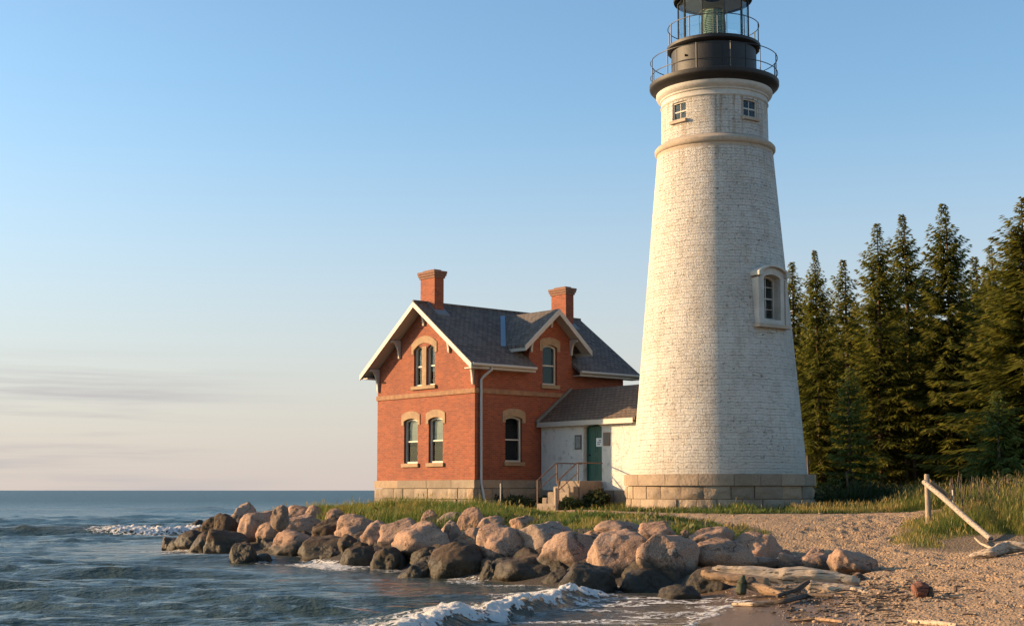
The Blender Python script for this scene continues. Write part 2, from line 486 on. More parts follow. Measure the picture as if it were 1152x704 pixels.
M = {}
M['brick'] = m_brick()
M['tower'] = m_paint_tower(True)
M['annex'] = m_paint_tower(False)
M['plinth'] = m_stone("weathered_limestone", (0.37, 0.275, 0.19), (0.27, 0.20, 0.14), 1.3, bump=1.0, dist=0.06, island=True)
M['found'] = m_stone("tan_sandstone", (0.328, 0.254, 0.176), (0.246, 0.189, 0.135), 1.3, bump=1.0, dist=0.05, island=True)
M['lintel'] = m_stone("sandstone_lintel", (0.33, 0.215, 0.118), (0.25, 0.16, 0.09), 1.6, bump=0.6, dist=0.03)
M['towerstone'] = m_stone("painted_stone_trim", (0.413, 0.330, 0.247), (0.352, 0.277, 0.210), bump=0.3, dist=0.02)
M['surround'] = m_stone("pale_painted_stone", (0.50, 0.465, 0.41), (0.40, 0.365, 0.315), bump=0.3, dist=0.02, dark=(0.259, 0.230, 0.202))
M['rock'] = m_rock(); M['darkrock'] = m_rock(True)
M['shingle_x'] = m_shingle("slate_shingles", 'x', 1.236, (0.068, 0.053, 0.044), (0.135, 0.108, 0.090), (0.135, 0.112, 0.092))
M['shingle_y'] = m_shingle("dormer_shingles", 'y', 1.32, (0.068, 0.053, 0.044), (0.135, 0.108, 0.090), (0.135, 0.112, 0.092))
M['shingle_a'] = m_shingle("brown_shingles", 'y', 1.2, (0.088, 0.060, 0.042), (0.135, 0.092, 0.062), (0.075, 0.062, 0.045))
M['trim'] = simple("cream_paint", (0.412, 0.362, 0.306), 0.55, 0.12, 4, 0.15)
M['sash'] = simple("sash_paint", (0.464, 0.424, 0.352), 0.5, 0.1, 5)
M['dark'] = simple("dark_interior", (0.012, 0.012, 0.013), 0.9, 0.1)
M['blind'] = simple("linen_blind", (0.440, 0.416, 0.376), 0.9, 0.08, 6)
M['glass'] = m_glass("window_glass", (0.75, 0.8, 0.8), 0.7)
M['lglass'] = m_glass("lantern_glass", (0.93, 0.97, 0.97), 0.95)
M['door'] = simple("green_door_paint", (0.013, 0.081, 0.059), 0.5, 0.2, 5, 0.1)
M['iron'] = simple("black_iron", (0.012, 0.010, 0.010), 0.5, 0.5, 3, 0.15)
M['ironwarm'] = simple("weathered_black_iron", (0.011, 0.009, 0.009), 0.6, 0.6, 2.2, 0.25)
M['rust'] = simple("rusty_pipe", (0.14, 0.07, 0.045), 0.6, 0.35, 10)
M['zinc'] = simple("blue_zinc_flashing", (0.128, 0.216, 0.304), 0.45, 0.15, 6)
M['pipe'] = simple("downspout_paint", (0.425, 0.391, 0.374), 0.5, 0.1, 4)
M['white'] = simple("white_enamel", (0.75, 0.75, 0.73), 0.5, 0.05)
M['ink'] = simple("black_ink", (0.03, 0.03, 0.03), 0.6, 0.1)
M['plaque'] = simple("dark_plaque", (0.07, 0.06, 0.055), 0.5, 0.5, 22)
M['plaquebrown'] = simple("brown_plaque", (0.17, 0.085, 0.05), 0.6, 0.4, 14)
M['steps'] = m_stone("worn_step_stone", (0.24, 0.18, 0.13), (0.17, 0.13, 0.10), 1.5)

def m_wood(name, c1, c2, along='x'):
    t = NT(name); v = t.obj(); x, y, z = t.xyz(v)
    if along == 'z': x, z = z, x
    g = t.noise(t.vec(t.math('MULTIPLY', x, 1.5), t.math('MULTIPLY', y, 16.0), t.math('MULTIPLY', z, 16.0)), 1.5, 6, 0.65)
    c = t.mix(t.rng(g, 0.35, 0.7), c1, c2)
    c = t.mix(t.rng(t.noise(v, 3, 4), 0.6, 0.75, 0, 0.6), c, tuple(q*0.4 for q in c2))
    ck = t.noise(t.vec(t.math('MULTIPLY', x, 0.9), t.math('MULTIPLY', y, 22.0), t.math('MULTIPLY', z, 22.0)), 1.0, 3, 0.5)
    crk = t.rng(ck, 0.60, 0.66)
    c = t.mix(t.math('MULTIPLY', crk, 0.85), c, tuple(q*0.22 for q in c2))
    return t.fin(c, 0.88, t.bump(t.math('SUBTRACT', g, crk), 0.9, 0.025))
M['drift'] = m_wood("bleached_driftwood", (0.468, 0.365, 0.264), (0.306, 0.221, 0.149))
M['driftbrown'] = m_wood("brown_driftwood", (0.34, 0.215, 0.12), (0.2, 0.12, 0.07))
M['driftdark'] = m_wood("dark_driftwood", (0.11, 0.075, 0.05), (0.05, 0.035, 0.025))
M['postwood'] = m_wood("weathered_post_wood", (0.36, 0.28, 0.20), (0.23, 0.17, 0.12), 'z')
M['rail'] = m_wood("weathered_rail", (0.391, 0.323, 0.255), (0.255, 0.204, 0.157))
M['redwood'] = m_wood("reddish_wood", (0.19, 0.075, 0.045), (0.11, 0.045, 0.03))
M['bark'] = simple("spruce_bark", (0.13, 0.085, 0.06), 0.9, 0.4, 5, 0.6)
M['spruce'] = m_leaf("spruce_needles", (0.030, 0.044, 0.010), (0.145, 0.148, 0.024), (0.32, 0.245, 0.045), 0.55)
M['sprucegreen'] = m_leaf("young_spruce_needles", (0.045, 0.065, 0.014), (0.13, 0.155, 0.032), (0.24, 0.23, 0.05), 0.5)
M['grass'] = m_leaf("shore_grass", (0.05, 0.095, 0.018), (0.125, 0.165, 0.028), (0.28, 0.21, 0.06), 0.4)
M['dune'] = m_leaf("dune_grass_blades", (0.055, 0.09, 0.018), (0.14, 0.16, 0.03), (0.30, 0.22, 0.07), 0.4)
M['lawn'] = m_leaf("lawn_grass", (0.035, 0.06, 0.014), (0.065, 0.095, 0.02), (0.13, 0.12, 0.035), 0.3)
M['shrub'] = m_leaf("shrub_leaves", (0.03, 0.045, 0.015), (0.055, 0.07, 0.022), (0.1, 0.1, 0.03), 0.3)

# ------------------------------------------------------------------ ground
SHORE = np.array([(-12.9,50.6),(-10.4,47.2),(-7.9,44.3),(-5.6,41),(-3.4,38.2),(-1.2,34.0),(1.3,31.3),(3.4,29.3),(3.9,26.5),(3.2,22.3),
                  (2.2,15),(1.2,5),(1.0,-60),(500,-60),(500,1500),(120,500),(32,150),(8,95),(-5,80),(-9.0,66),(-11.5,58),(-13.4,54)], float)
SAND = np.array([(-2,-60),(-2,20),(2,29),(3.6,29.5),(4.7,32.6),(6.1,35.4),(7.1,38.0),(5.6,40.3),(3.2,43.0),(1.2,46.4),(-0.2,48.8),(1.0,51.2),(2.6,49.2),(4.4,45.6),(6.6,43.2),(9,42.6),(13.5,43.3),
                 (15.0,42.2),(12.2,40.2),(10.4,37.5),(9.7,35.0),(9.6,33.4),(10.4,32.0),(11.4,32.0),(13.6,31.3),(18,29.6),(60,24),(60,-60)], float)
def sdist(poly, x, y):
    d2 = np.full(x.shape, 1e18); ins = np.zeros(x.shape, bool)
    k = len(poly)
    for i in range(k):
        ax, ay = poly[i]; bx, by = poly[(i+1) % k]
        ex, ey = bx-ax, by-ay
        t = np.clip(((x-ax)*ex+(y-ay)*ey)/(ex*ex+ey*ey), 0, 1)
        d2 = np.minimum(d2, (x-ax-t*ex)**2+(y-ay-t*ey)**2)
        c = (ay > y) != (by > y)
        with np.errstate(divide='ignore', invalid='ignore'):
            xi = ax + (y-ay)*ex/(ey if ey != 0 else 1e-9)
        ins ^= c & (x < xi)
    d = np.sqrt(d2)
    return np.where(ins, d, -d)
def ground_z(x, y, detail=True):
    x = np.asarray(x, float); y = np.asarray(y, float)
    d = sdist(SHORE, x, y)
    zr = np.interp(d, [-200,-30,-6,-2,0,1.2,4,7,12,60], [-6,-3.5,-2,-0.9,-0.12,0.35,1.15,1.42,1.5,1.55])
    zb = np.interp(d, [-200,-30,-8,0,3,10,15,60], [-6,-3,-0.55,0.0,0.28,1.12,1.38,1.55])
    b = np.maximum(sstep(3.4, 6.0, x), sstep(30.5, 27.5, y))*sstep(44, 36, y)
    b = np.where(x > 0, b, b*sstep(32, 24, y))
    z = zr*(1-b)+zb*b
    # the dune on the right
    z = z + 0.22*sstep(10.5, 16.5, x)*sstep(30.0, 36.5, y)*sstep(62, 48, y)
    z = z + 0.05*(fbm(x*0.35, y*0.35, 3)-0.5)*sstep(0, 2, d)
    if detail:
        s = np.where(d > 0.8, sand_amount(x, y), 0.0)*sstep(0.8, 2.2, d)
        n1 = fbm(x*3.4, y*2.5, 21, 3); n2 = vnoise(x*4.3, y*3.1, 29)
        n3 = vnoise(x*6.5, y*4.6, 33)
        patch = 0.35+0.65*sstep(0.4, 0.6, fbm(x*0.45, y*0.35, 37, 3))
        z = z + s*patch*(-0.05*sstep(0.5, 0.75, n1) - 0.035*sstep(0.5, 0.9, n2) + 0.02*(n1-0.5) - 0.04*sstep(0.45, 0.9, n3))
    return z
def sand_amount(x, y):
    d = sdist(SAND, x, y) + 0.9*(fbm(x*0.9, y*0.9, 11)-0.5)
    return sstep(-0.15, 0.2, d)

_hit_y = np.concatenate([np.arange(12, 60, 0.03), np.arange(60, 130, 0.2)])
def hit(px, py, floor=-0.02):
    """where the sight line through a photo pixel meets the ground (or the water)"""
    x = (px-576)/F*_hit_y; z = EYE-(py-551)/F*_hit_y
    g = np.maximum(ground_z(x, _hit_y, False), floor)
    k = int(np.argmax(z <= g))
    return Vector((x[k], _hit_y[k], float(g[k])))
def gz(x, y): return float(ground_z(np.array([x]), np.array([y]), False)[0])

def axis(parts):
    out = []
    for a, b, st in parts: out.append(np.arange(a, b, st))
    return np.concatenate(out)
gx = axis([(-700,-100,60),(-100,-30,7),(-30,-15,1.5),(-15,2,0.3),(2,13,0.075),(13,32,0.4),(32,100,5),(100,900,80)])
gy = axis([(-60,8,4),(8,15,0.5),(15,31,0.075),(31,42,0.12),(42,60,0.35),(60,130,2),(130,400,20),(400,1600,150)])
X, Y = np.meshgrid(gx, gy)
Z = ground_z(X, Y)
nx, ny = len(gx), len(gy)
ii = (np.arange(ny-1)[:, None]*nx + np.arange(nx-1)[None, :]).ravel()
quads = np.stack([ii, ii+1, ii+nx+1, ii+nx], 1)
me = np_mesh("ground", np.stack([X.ravel(), Y.ravel(), Z.ravel()], 1), quads)
set_attr(me, "sand", sand_amount(X, Y).ravel())
set_attr(me, "shore", sdist(SHORE, X, Y).ravel())
bankmask = sstep(6.5, 4.2, sdist(SHORE, X, Y) + 1.2*(fbm(X*0.8, Y*0.8, 5)-0.5)) * (1-sand_amount(X, Y))
set_attr(me, "bank", bankmask.ravel())
set_attr(me, "soil", (sstep(8.5, 9.5, X)*sstep(50, 46, Y)).ravel())
set_attr(me, "forest", (sstep(52, 60, Y+2*(fbm(X*0.4, Y*0.4, 8)-0.5))*sstep(8, 14, X)).ravel())
smooth_mesh(me, 180)
t = NT("ground_cover"); p = t.pos(); pz = t.xyz(p)[2]
sand, bank, shore, forest = t.attr("sand"), t.attr("bank"), t.attr("shore"), t.attr("forest")
n1 = t.noise(p, 0.7, 6, 0.6); n2 = t.noise(p, 6, 6, 0.7); n3 = t.noise(p, 42, 3, 0.6)
cs = t.mix(t.rng(n1, 0.35, 0.7), (0.374, 0.247, 0.143), (0.308, 0.198, 0.114))
cs = t.mix(t.rng(n2, 0.5, 0.8, 0, 0.55), cs, (0.198, 0.121, 0.071))
cs = t.mix(t.rng(n3, 0.55, 0.75, 0, 0.5), cs, (0.468, 0.340, 0.222))
wet = t.rng(t.math('ADD', pz, t.math('MULTIPLY', t.math('SUBTRACT', n1, 0.5), 0.16)), 0.12, 0.24, 1.0, 0.0)
cs = t.mix(t.math('MULTIPLY', wet, 0.9), cs, (0.115, 0.072, 0.045))
cg = t.mix(n2, (0.035, 0.045, 0.012), (0.075, 0.07, 0.022))
cg = t.mix(t.attr('soil'), cg, t.mix(n2, (0.11, 0.078, 0.045), (0.21, 0.145, 0.09)))
cg = t.mix(forest, cg, t.mix(n2, (0.025, 0.022, 0.012), (0.06, 0.045, 0.022)))
cb = t.mix(n2, (0.018, 0.014, 0.011), (0.05, 0.037, 0.027))  # bank soil, painted near-black to deepen the shade between boulders
c = t.mix(bank, cg, cb); c = t.mix(sand, c, cs)
rough = t.math('SUBTRACT', 0.95, t.math('MULTIPLY', t.math('MULTIPLY', wet, sand), 0.72))
h = t.math('ADD', n2, t.math('MULTIPLY', n3, 0.35))
h = t.math('MULTIPLY', h, t.math('SUBTRACT', 1.0, t.math('MULTIPLY', wet, 0.93)))
vg = t.n('TexVoronoi'); vg.inputs['Scale'].default_value = 16.0; t.set(vg.inputs['Vector'], p)
h = t.math('ADD', h, t.math('MULTIPLY', t.noise(p, 14, 4, 0.6), 0.7))
h = t.math('SUBTRACT', h, t.math('MULTIPLY', t.math('MULTIPLY', vg.outputs['Distance'], t.math('SUBTRACT', 1.0, wet)), 0.9))
M['ground'] = t.fin(c, rough, t.bump(h, 1.0, 0.06))
tag(link("ground", me, M['ground']), kind="structure")

# ------------------------------------------------------------------ water
def waves(x, y):
    d = sdist(SHORE, x, y)
    r = np.hypot(x, y)
    calm = 0.22+0.78*sstep(0.5, 9, -d)
    z = np.zeros(x.shape)
    for lam, amp, ang, sd_ in ((9,0.05,86,1),(5.1,0.055,96,2),(3.1,0.055,79,3),(1.9,0.055,102,4),(1.15,0.042,74,5),(0.7,0.028,95,6),(0.45,0.018,82,7)):
        a = R(ang); ph = (x*math.cos(a)+y*math.sin(a))/lam*2*math.pi
        ph = ph + 6.0*(fbm(x/lam*0.16, y/lam*0.33, 40+sd_, 2)-0.5)*2
        env = 0.2+1.5*fbm(x/lam*0.16+9, y/lam*0.3, 60+sd_, 2)
        s = 1-np.abs(np.sin(ph/2)); s = s**1.4*2-0.75
        z += amp*env*s*sstep(lam*190, lam*60, r)
    # swells running in on the left
    def ridge(xc, yc, w, hgt, thick, tilt=0.0, back=1.8):
        yy = y-(yc+tilt*(x-xc)+0.8*(vnoise(x*0.22, x*0+yc, 77)-0.5)*2)
        prof = np.where(yy < 0, np.exp(-(yy/thick)**2), np.exp(-(yy/(thick*back))**2))
        return hgt*prof*np.exp(-((x-xc)/w)**4)
    z = z*calm
    z += ridge(-20.0, 69.0, 9.5, 0.40, 0.75)
    z += ridge(-17, 41.5, 5.0, 0.13, 0.6, 0.1) + ridge(-12.0, 37.0, 4.0, 0.17, 0.6, 0.12) + ridge(-12.5, 32.0, 3.0, 0.12, 0.5, 0.08)
    z += ridge(-9.5, 43.8, 3.0, 0.20, 0.5, -0.05) + ridge(-30, 52, 8, 0.25, 0.8)
    z += ridge(-30, 95, 28, 0.3, 1.5, 0.03) + ridge(-60, 140, 50, 0.35, 2.0)
    # the small breaker in the foreground
    u = ((x+1.3)*3.1+(y-22)*7)/7.656; vv = ((x+1.3)*7-(y-22)*3.1)/7.656
    z += 0.20*np.where(vv+0.1 > 0, np.exp(-((vv+0.1)/0.28)**2), np.exp(-((vv+0.1)/0.9)**2))*sstep(-3, 0.5, u)*sstep(8.2, 6.5, u)
    return z
rows = [12.0]
while rows[-1] < 9000: rows.append(rows[-1]+max(0.06, (rows[-1])*0.0042 if rows[-1] < 120 else rows[-1]*0.02))
rows = np.array(rows)-6
cols = np.tan(np.linspace(R(-48), R(30), 620))
X = cols[None, :]*(rows[:, None]+10); Y = rows[:, None]+0*X
Z = waves(X, Y)
dsh = sdist(SHORE, X, Y)
Z = np.where(dsh > 1.5, -0.25, Z)
nx, ny = X.shape[1], X.shape[0]
ii = (np.arange(ny-1)[:, None]*nx + np.arange(nx-1)[None, :]).ravel()
keep = (dsh[:-1, :-1].ravel() < 4.0)
quads = np.stack([ii, ii+1, ii+nx+1, ii+nx], 1)[keep]
me = np_mesh("water", np.stack([X.ravel(), Y.ravel(), Z.ravel()], 1), quads)
beachy = np.maximum(sstep(31.5, 27.5, Y), 0.25)*sstep(-6.5, 1.2, dsh)
set_attr(me, "shallow", beachy.ravel())
set_attr(me, "crest", Z.ravel())
smooth_mesh(me, 180)
t = NT("lake_water"); p = t.pos(); px_, py_, pz_ = t.xyz(p)
dist = t.math('ADD', py_, 0.0)
pv = t.vec(px_, t.math('MULTIPLY', py_, 2.6), 0.0)
wa = t.noise(pv, 1.3, 5, 0.6); wb = t.noise(pv, 0.28, 5, 0.62); wc = t.noise(pv, 0.05, 6, 0.6)
shal = t.attr("shallow"); crest = t.attr("crest")
c = t.mix(t.rng(dist, 25, 140), (0.050, 0.068, 0.052), (0.030, 0.074, 0.082))
c = t.mix(t.rng(crest, 0.05, 0.36, 0, 0.75), c, (0.075, 0.070, 0.030))
c = t.mix(shal, c, (0.085, 0.055, 0.034))
h = t.math('ADD', t.math('MULTIPLY', wa, 0.24), t.math('MULTIPLY', wb, 0.6))
h = t.math('ADD', h, t.math('MULTIPLY', t.noise(pv, 4.5, 3, 0.6), 0.06))
h = t.math('ADD', h, t.math('MULTIPLY', wc, t.rng(dist, 60, 400, 0, 3.0)))
str_ = t.math('SUBTRACT', 1.0, t.math('MULTIPLY', shal, 0.6))
bp = t.n("Bump"); bp.inputs["Distance"].default_value = 0.75; t.set(bp.inputs["Strength"], t.math('MULTIPLY', str_, 0.8)); t.set(bp.inputs["Height"], h)
M['water'] = t.fin(c, t.rng(dist, 20, 300, 0.12, 0.40), bp.outputs[0], IOR=1.33)
tag(link("water", me, M['water']), kind="structure")

# foam: thin froth on the water, opaque at the crest and torn into lace at its edges
t = NT("sea_foam"); p = t.pos()
n = t.noise(p, 7, 5, 0.65); fm = t.attr("foam")
cf = t.mix(n, (0.78, 0.75, 0.70), (0.88, 0.86, 0.83))
t.fin(cf, 0.75, t.bump(t.noise(p, 26, 5, 0.7), 1.0, 0.05))
vo = t.n("TexVoronoi", feature='DISTANCE_TO_EDGE'); vo.inputs["Scale"].default_value = 4.2
dv = t.n("VectorMath", operation='ADD'); t.set(dv.inputs[0], p); t.set(dv.inputs[1], t.vec(t.math('MULTIPLY', n, 0.5), t.math('MULTIPLY', t.noise(p, 3.1, 4), 0.6), 0.0))
t.set(vo.inputs["Vector"], dv.outputs[0])
web = t.rng(vo.outputs["Distance"], 0.02, 0.22, 1.0, 0.0)
lace = t.math('ADD', t.math('MULTIPLY', web, 0.55), t.math('MULTIPLY', t.noise(p, 12, 5, 0.7), 0.6))
al = t.rng(t.math('ADD', lace, fm), 1.0, 1.2)
tl_ = t.n('BsdfTranslucent'); t.set(tl_.inputs['Color'], cf)
mx_ = t.n('MixShader'); mx_.inputs[0].default_value = 0.25
t.t.links.new(t.b.outputs[0], mx_.inputs[1]); t.t.links.new(tl_.outputs[0], mx_.inputs[2])
tp_ = t.n('BsdfTransparent'); ma_ = t.n('MixShader'); t.set(ma_.inputs[0], al)
t.t.links.new(tp_.outputs[0], ma_.inputs[1]); t.t.links.new(mx_.outputs[0], ma_.inputs[2])
t.t.links.new(ma_.outputs[0], t.out.inputs['Surface'])
M['foam'] = t.m
def foam(name, label, x0, x1, y0, y1, st, fn, hgt):
    xs = np.arange(x0, x1, st); ys = np.arange(y0, y1, st)
    X, Y = np.meshgrid(xs, ys)
    m = fn(X, Y)
    l = fbm(X*3.6, Y*3.6, 91, 3)*0.45+fbm(X*11, Y*11, 95, 3)*0.55
    Z = np.maximum(waves(X, Y), np.where(sdist(SHORE, X, Y) > -1.5, ground_z(X, Y, False), -9)) + 0.018 + hgt*sstep(0.35, 0.95, m)*np.clip(l*2.4-0.55, 0, 2)
    nx, ny = len(xs), len(ys)
    ii = (np.arange(ny-1)[:, None]*nx + np.arange(nx-1)[None, :]).ravel()
    q = np.stack([ii, ii+1, ii+nx+1, ii+nx], 1)
    mm = m.ravel(); keepq = (mm[q].max(1) > 0.03)
    me = np_mesh(name, np.stack([X.ravel(), Y.ravel(), Z.ravel()], 1), q[keepq])
    set_attr(me, "foam", mm)
    smooth_mesh(me, 180)
    return tag(link(name, me, M['foam']), label, "foam", None, "stuff")
def f_far(x, y):
    yy = y-(69.0+0.8*(vnoise(x*0.22, x*0+69.0, 77)-0.5)*2)
    e = sstep(-22.2, -18.8, x)*sstep(-13.2, -16.0, x)
    lump = fbm(x*1.5, y*1.5, 93, 4)
    core = np.exp(-((yy+0.15)/0.55)**2)
    tail = 0.45*sstep(1.2, -0.2, yy)*sstep(-2.6, -0.8, yy)
    return np.clip(e*(core*(0.75+0.8*lump)+tail*lump*1.3), 0, 1)
foam("sea_foam", "white foam tumbling off the wave far out beyond the rocks", -23, -12.5, 65.5, 71.5, 0.055, f_far, 0.13)
def f_near(x, y):
    u = ((x+1.3)*3.1+(y-22)*7)/7.656; vv = ((x+1.3)*7-(y-22)*3.1)/7.656
    w = vv+0.5*(fbm(x*0.8, y*0.8, 97, 3)-0.5)*2+0.5*(fbm(x*3.5, y*3.5, 96, 3)-0.5)
    brk = fbm(x*1.6, y*1.6, 92, 3)
    body = sstep(0.36, 0.16, w)*sstep(-0.62, 0.0, w)*(0.62+0.6*brk)
    back = 0.50*sstep(-2.6, -0.5, w)*sstep(0.3, -0.2, w)*(0.55+0.7*fbm(x*0.9, y*0.9, 98, 3))
    film = 0.46*sstep(0.40, 0.62, fbm(x*0.9+0.6*y, y*2.2, 99, 3))*sstep(0.2, 0.7, w)*sstep(4.2, 2.4, w)
    edge = 0.55*np.exp(-((w-3.3-0.5*(fbm(x*0.6, y*0.6, 94, 3)-0.5))/0.10)**2)
    return np.clip(np.maximum.reduce([body, back, film, edge]), 0, 1)*sstep(-2.2, 0.2, u+0.8*fbm(x, y, 89, 2))*sstep(8.4, 6.8, u)
foam("sea_foam", "white foam of the little breaker running onto the wet sand", -5.5, 5.0, 17.5, 30.5, 0.032, f_near, 0.085)
def f_rock(x, y):
    d = sdist(SHORE, x, y)
    k = 0.35*sstep(0.45, 0.65, fbm(x*0.9, y*0.9, 103, 4))+0.75*np.exp(-((x+5.4)/1.0)**2)+0.5*np.exp(-((x+10.6)/0.9)**2)
    return np.clip(k, 0, 0.9)*sstep(-1.9, -0.7, d)*sstep(0.7, 0.3, d)
foam("sea_foam", "thin foam washing along the foot of the boulders", -13.5, 3.2, 29.5, 51, 0.06, f_rock, 0.06)

# ------------------------------------------------------------------ windows and openings
def arch_poly(u0, u1, z0, z1, rise, n=10):
    pts = [(u0, z0), (u1, z0)]
    w = (u1-u0)/2; c = (u0+u1)/2
    rad = (w*w+rise*rise)/(2*rise); a0 = math.asin(min(1, w/rad))
    for i in range(n+1):
        a = a0-2*a0*i/n
        pts.append((c+rad*math.sin(a), z1-rad+rad*math.cos(a)))
    return pts
def lintel_poly(u0, u1, z1, rise, th, ext, n=10):
    w = (u1-u0)/2; c = (u0+u1)/2
    rad = (w*w+rise*rise)/(2*rise); a0 = math.asin(min(1, w/rad))
    inner = [(c+rad*math.sin(a0-2*a0*i/n), z1-rad+rad*math.cos(a0-2*a0*i/n)) for i in range(n+1)]
    w2 = w+ext; r2 = rad+th; a1 = math.asin(min(0.99, w2/r2))
    outer = [(c+r2*math.sin(-a1+2*a1*i/n), z1-rad+r2*math.cos(-a1+2*a1*i/n)) for i in range(n+1)]
    return [(u1+ext, z1-rise-0.16), (u1, z1-rise-0.16)] + inner + [(u0, z1-rise-0.16), (u0-ext, z1-rise-0.16)] + outer
def make_window(root, P, c, w, z0, z1, rise, glaz=0, blind=0.45, sill=True, lintel=True, fw=0.07, depth=0.38, proud=0.03, sash=None, sill_mat=None, lint_mat=None):
    u0, u1 = c-w/2, c+w/2
    f = MB()
    outer = arch_poly(u0, u1, z0, z1, rise); inner = arch_poly(u0+fw, u1-fw, z0+fw, z1-fw, rise*0.9)
    f.ring(outer, inner, P, 0.10, 0.20)
    zm = (z0+z1)/2-0.02
    f.prism([(u0+fw, zm-0.025), (u1-fw, zm-0.025), (u1-fw, zm+0.025), (u0+fw, zm+0.025)], P, 0.125, 0.19)
    if glaz:
        f.prism([(c-0.014, z0+fw), (c+0.014, z0+fw), (c+0.014, z1-fw), (c-0.014, z1-fw)], P, 0.135, 0.18)
    if glaz > 1:
        for q in (0.25, 0.75):
            zz = z0+(z1-z0)*q
            f.prism([(u0+fw, zz-0.012), (u1-fw, zz-0.012), (u1-fw, zz+0.012), (u0+fw, zz+0.012)], P, 0.137, 0.178)
    win = f.build("window", sash or M['sash'], root)
    MB().prism(inner, P, 0.155, 0.162).build("pane", M['glass'], win)
    MB().prism(arch_poly(u0+0.01, u1-0.01, z0+0.01, z1-0.01, rise), P, depth-0.03, depth-0.012).build("dark_room", M['dark'], win)
    if blind:
        zt = z1-0.05-rise*0.3
        MB().prism([(u0+fw, zt-(z1-z0)*blind), (u1-fw, zt-(z1-z0)*blind), (u1-fw, zt), (u0+fw, zt)], P, 0.215, 0.225).build("blind", M['blind'], win)
    if sill:
        MB().prism([(u0-0.1, z0-0.15), (u1+0.1, z0-0.15), (u1+0.1, z0), (u0-0.1, z0)], P, -0.08, 0.12).build("sill", sill_mat or M['lintel'], win, bevel=0.01)
    if lintel:
        MB().prism(lintel_poly(u0, u1, z1, rise, 0.3, 0.16), P, -proud, 0.05).build("lintel", lint_mat or M['lintel'], win, bevel=0.008)
    return win
def cutter(mb, P, c, w, z0, z1, rise, depth=0.38):
    mb.prism(arch_poly(c-w/2, c+w/2, z0, z1, rise), P, -0.3, depth)

# ------------------------------------------------------------------ the brick house
GROUND = 1.5
HROT = math.atan2(0.653, 0.757)
house = empty("brick_house", (-1.41, 52.0, GROUND), HROT, "red brick two storey house with grey gabled roof and two chimneys", "house")
house.scale = (1, 1, 1.006)
GW, HL, OV, OE, SL = 6.37, 8.0, 0.5, 0.45, 0.727
RID = 5.47+SL*(GW/2+OE)
Pg = lambda u, n, z: (n, u, z)            # gable wall, looking out to -x
Ps = lambda u, n, z: (u, n, z)            # long wall, looking out to -y
Px = lambda u, n, z: (n, u, z)
wall = MB().prism([(0,1.08),(GW,1.08),(GW,5.64),(GW/2,RID-0.15),(0,5.64)], Pg, 0, HL).build("wall", M['brick'])
XC = 3.9
D_EZ, D_SL, D_HW = 6.30, 0.869, 1.76
D_AP = D_EZ+D_SL*D_HW
boolean(wall, MB().prism([(XC-1.15,3.9),(XC+1.15,3.9),(XC+1.15,D_EZ+D_SL*0.61-0.13),(XC,D_AP-0.13),(XC-1.15,D_EZ+D_SL*0.61-0.13)], Ps, -0.002, 2.3), 'UNION')
wins_g = [(2.42, 0.92, 1.75, 3.53, 0.10), (4.05, 0.92, 1.75, 3.53, 0.10)]
wins_u = [(GW/2-0.42, 0.54, 4.80, 6.40, 0.14), (GW/2+0.42, 0.54, 4.80, 6.40, 0.14)]
wins_s = [(1.95, 0.86, 1.77, 3.53, 0.09)]
win_d = (3.85, 0.78, 4.83, 6.42, 0.09)
cb_ = MB()
for w_ in wins_g+wins_u: cutter(cb_, Pg, *w_)
for w_ in wins_s+[win_d]: cutter(cb_, Ps, *w_)
boolean(wall, cb_)
wall.parent = house
# foundation: rough blocks under a smooth course
def rough_block(mb, fn, a0, a1, z0, z1, depth, amp, seed, nu=7, nz=4):
    """fn(u, n, z) -> point, n measured inwards; a split-faced stone with a pillowed front"""
    vs = []; fs = []
    for i in range(nu+1):
        for j in range(nz+1):
            fu, fz = i/nu, j/nz
            e = min(fu, 1-fu, 0.25)/0.25*min(fz, 1-fz, 0.3)/0.3
            u = a0+(a1-a0)*fu; z = z0+(z1-z0)*fz
            d = amp*(0.6*e+1.3*e*mnoise.noise(Vector((fu*2.3+seed, fz*1.6, seed*0.7)))+0.7*e*mnoise.noise(Vector((fu*6+seed, fz*4, 3.0))))
            vs.append(fn(u, -d, z))
    w = nz+1
    for i in range(nu):
        for j in range(nz): fs.append((i*w+j, (i+1)*w+j, (i+1)*w+j+1, i*w+j+1))
    rim = [i*w for i in range(nu+1)]+[nu*w+j for j in range(1, w)]+[i*w+nz for i in range(nu-1, -1, -1)]+[j for j in range(nz-1, 0, -1)]
    b0 = len(vs)
    for k in rim:
        i, j = divmod(k, w)
        vs.append(fn(a0+(a1-a0)*i/nu, depth, z0+(z1-z0)*j/nz))
    for q_ in range(len(rim)):
        r_ = (q_+1) % len(rim)
        fs.append((rim[q_], rim[r_], b0+r_, b0+q_))
    mb.add(vs, fs)
fb = MB()
random.seed(3)
def block_row(mb, P, u0, u1, z0, z1, n0, n1, lo, hi, jit):
    u = u0
    while u < u1-0.05:
        w = min(random.uniform(lo, hi), u1-u)
        if u1-u-w < lo*0.6: w = u1-u
        j = random.uniform(-jit, jit)
        if jit > 0.01:
            rough_block(mb, lambda a, n, z: P(a, n0+j+n, z), u+0.012, u+w-0.012, z0, z1-0.02, n1-n0, 0.05, random.uniform(0, 99))
        else:
            mb.prism([(u+0.008, z0), (u+w-0.008, z0), (u+w-0.008, z1-0.012), (u+0.008, z1-0.012)], P, n0+j, n1)
        u += w
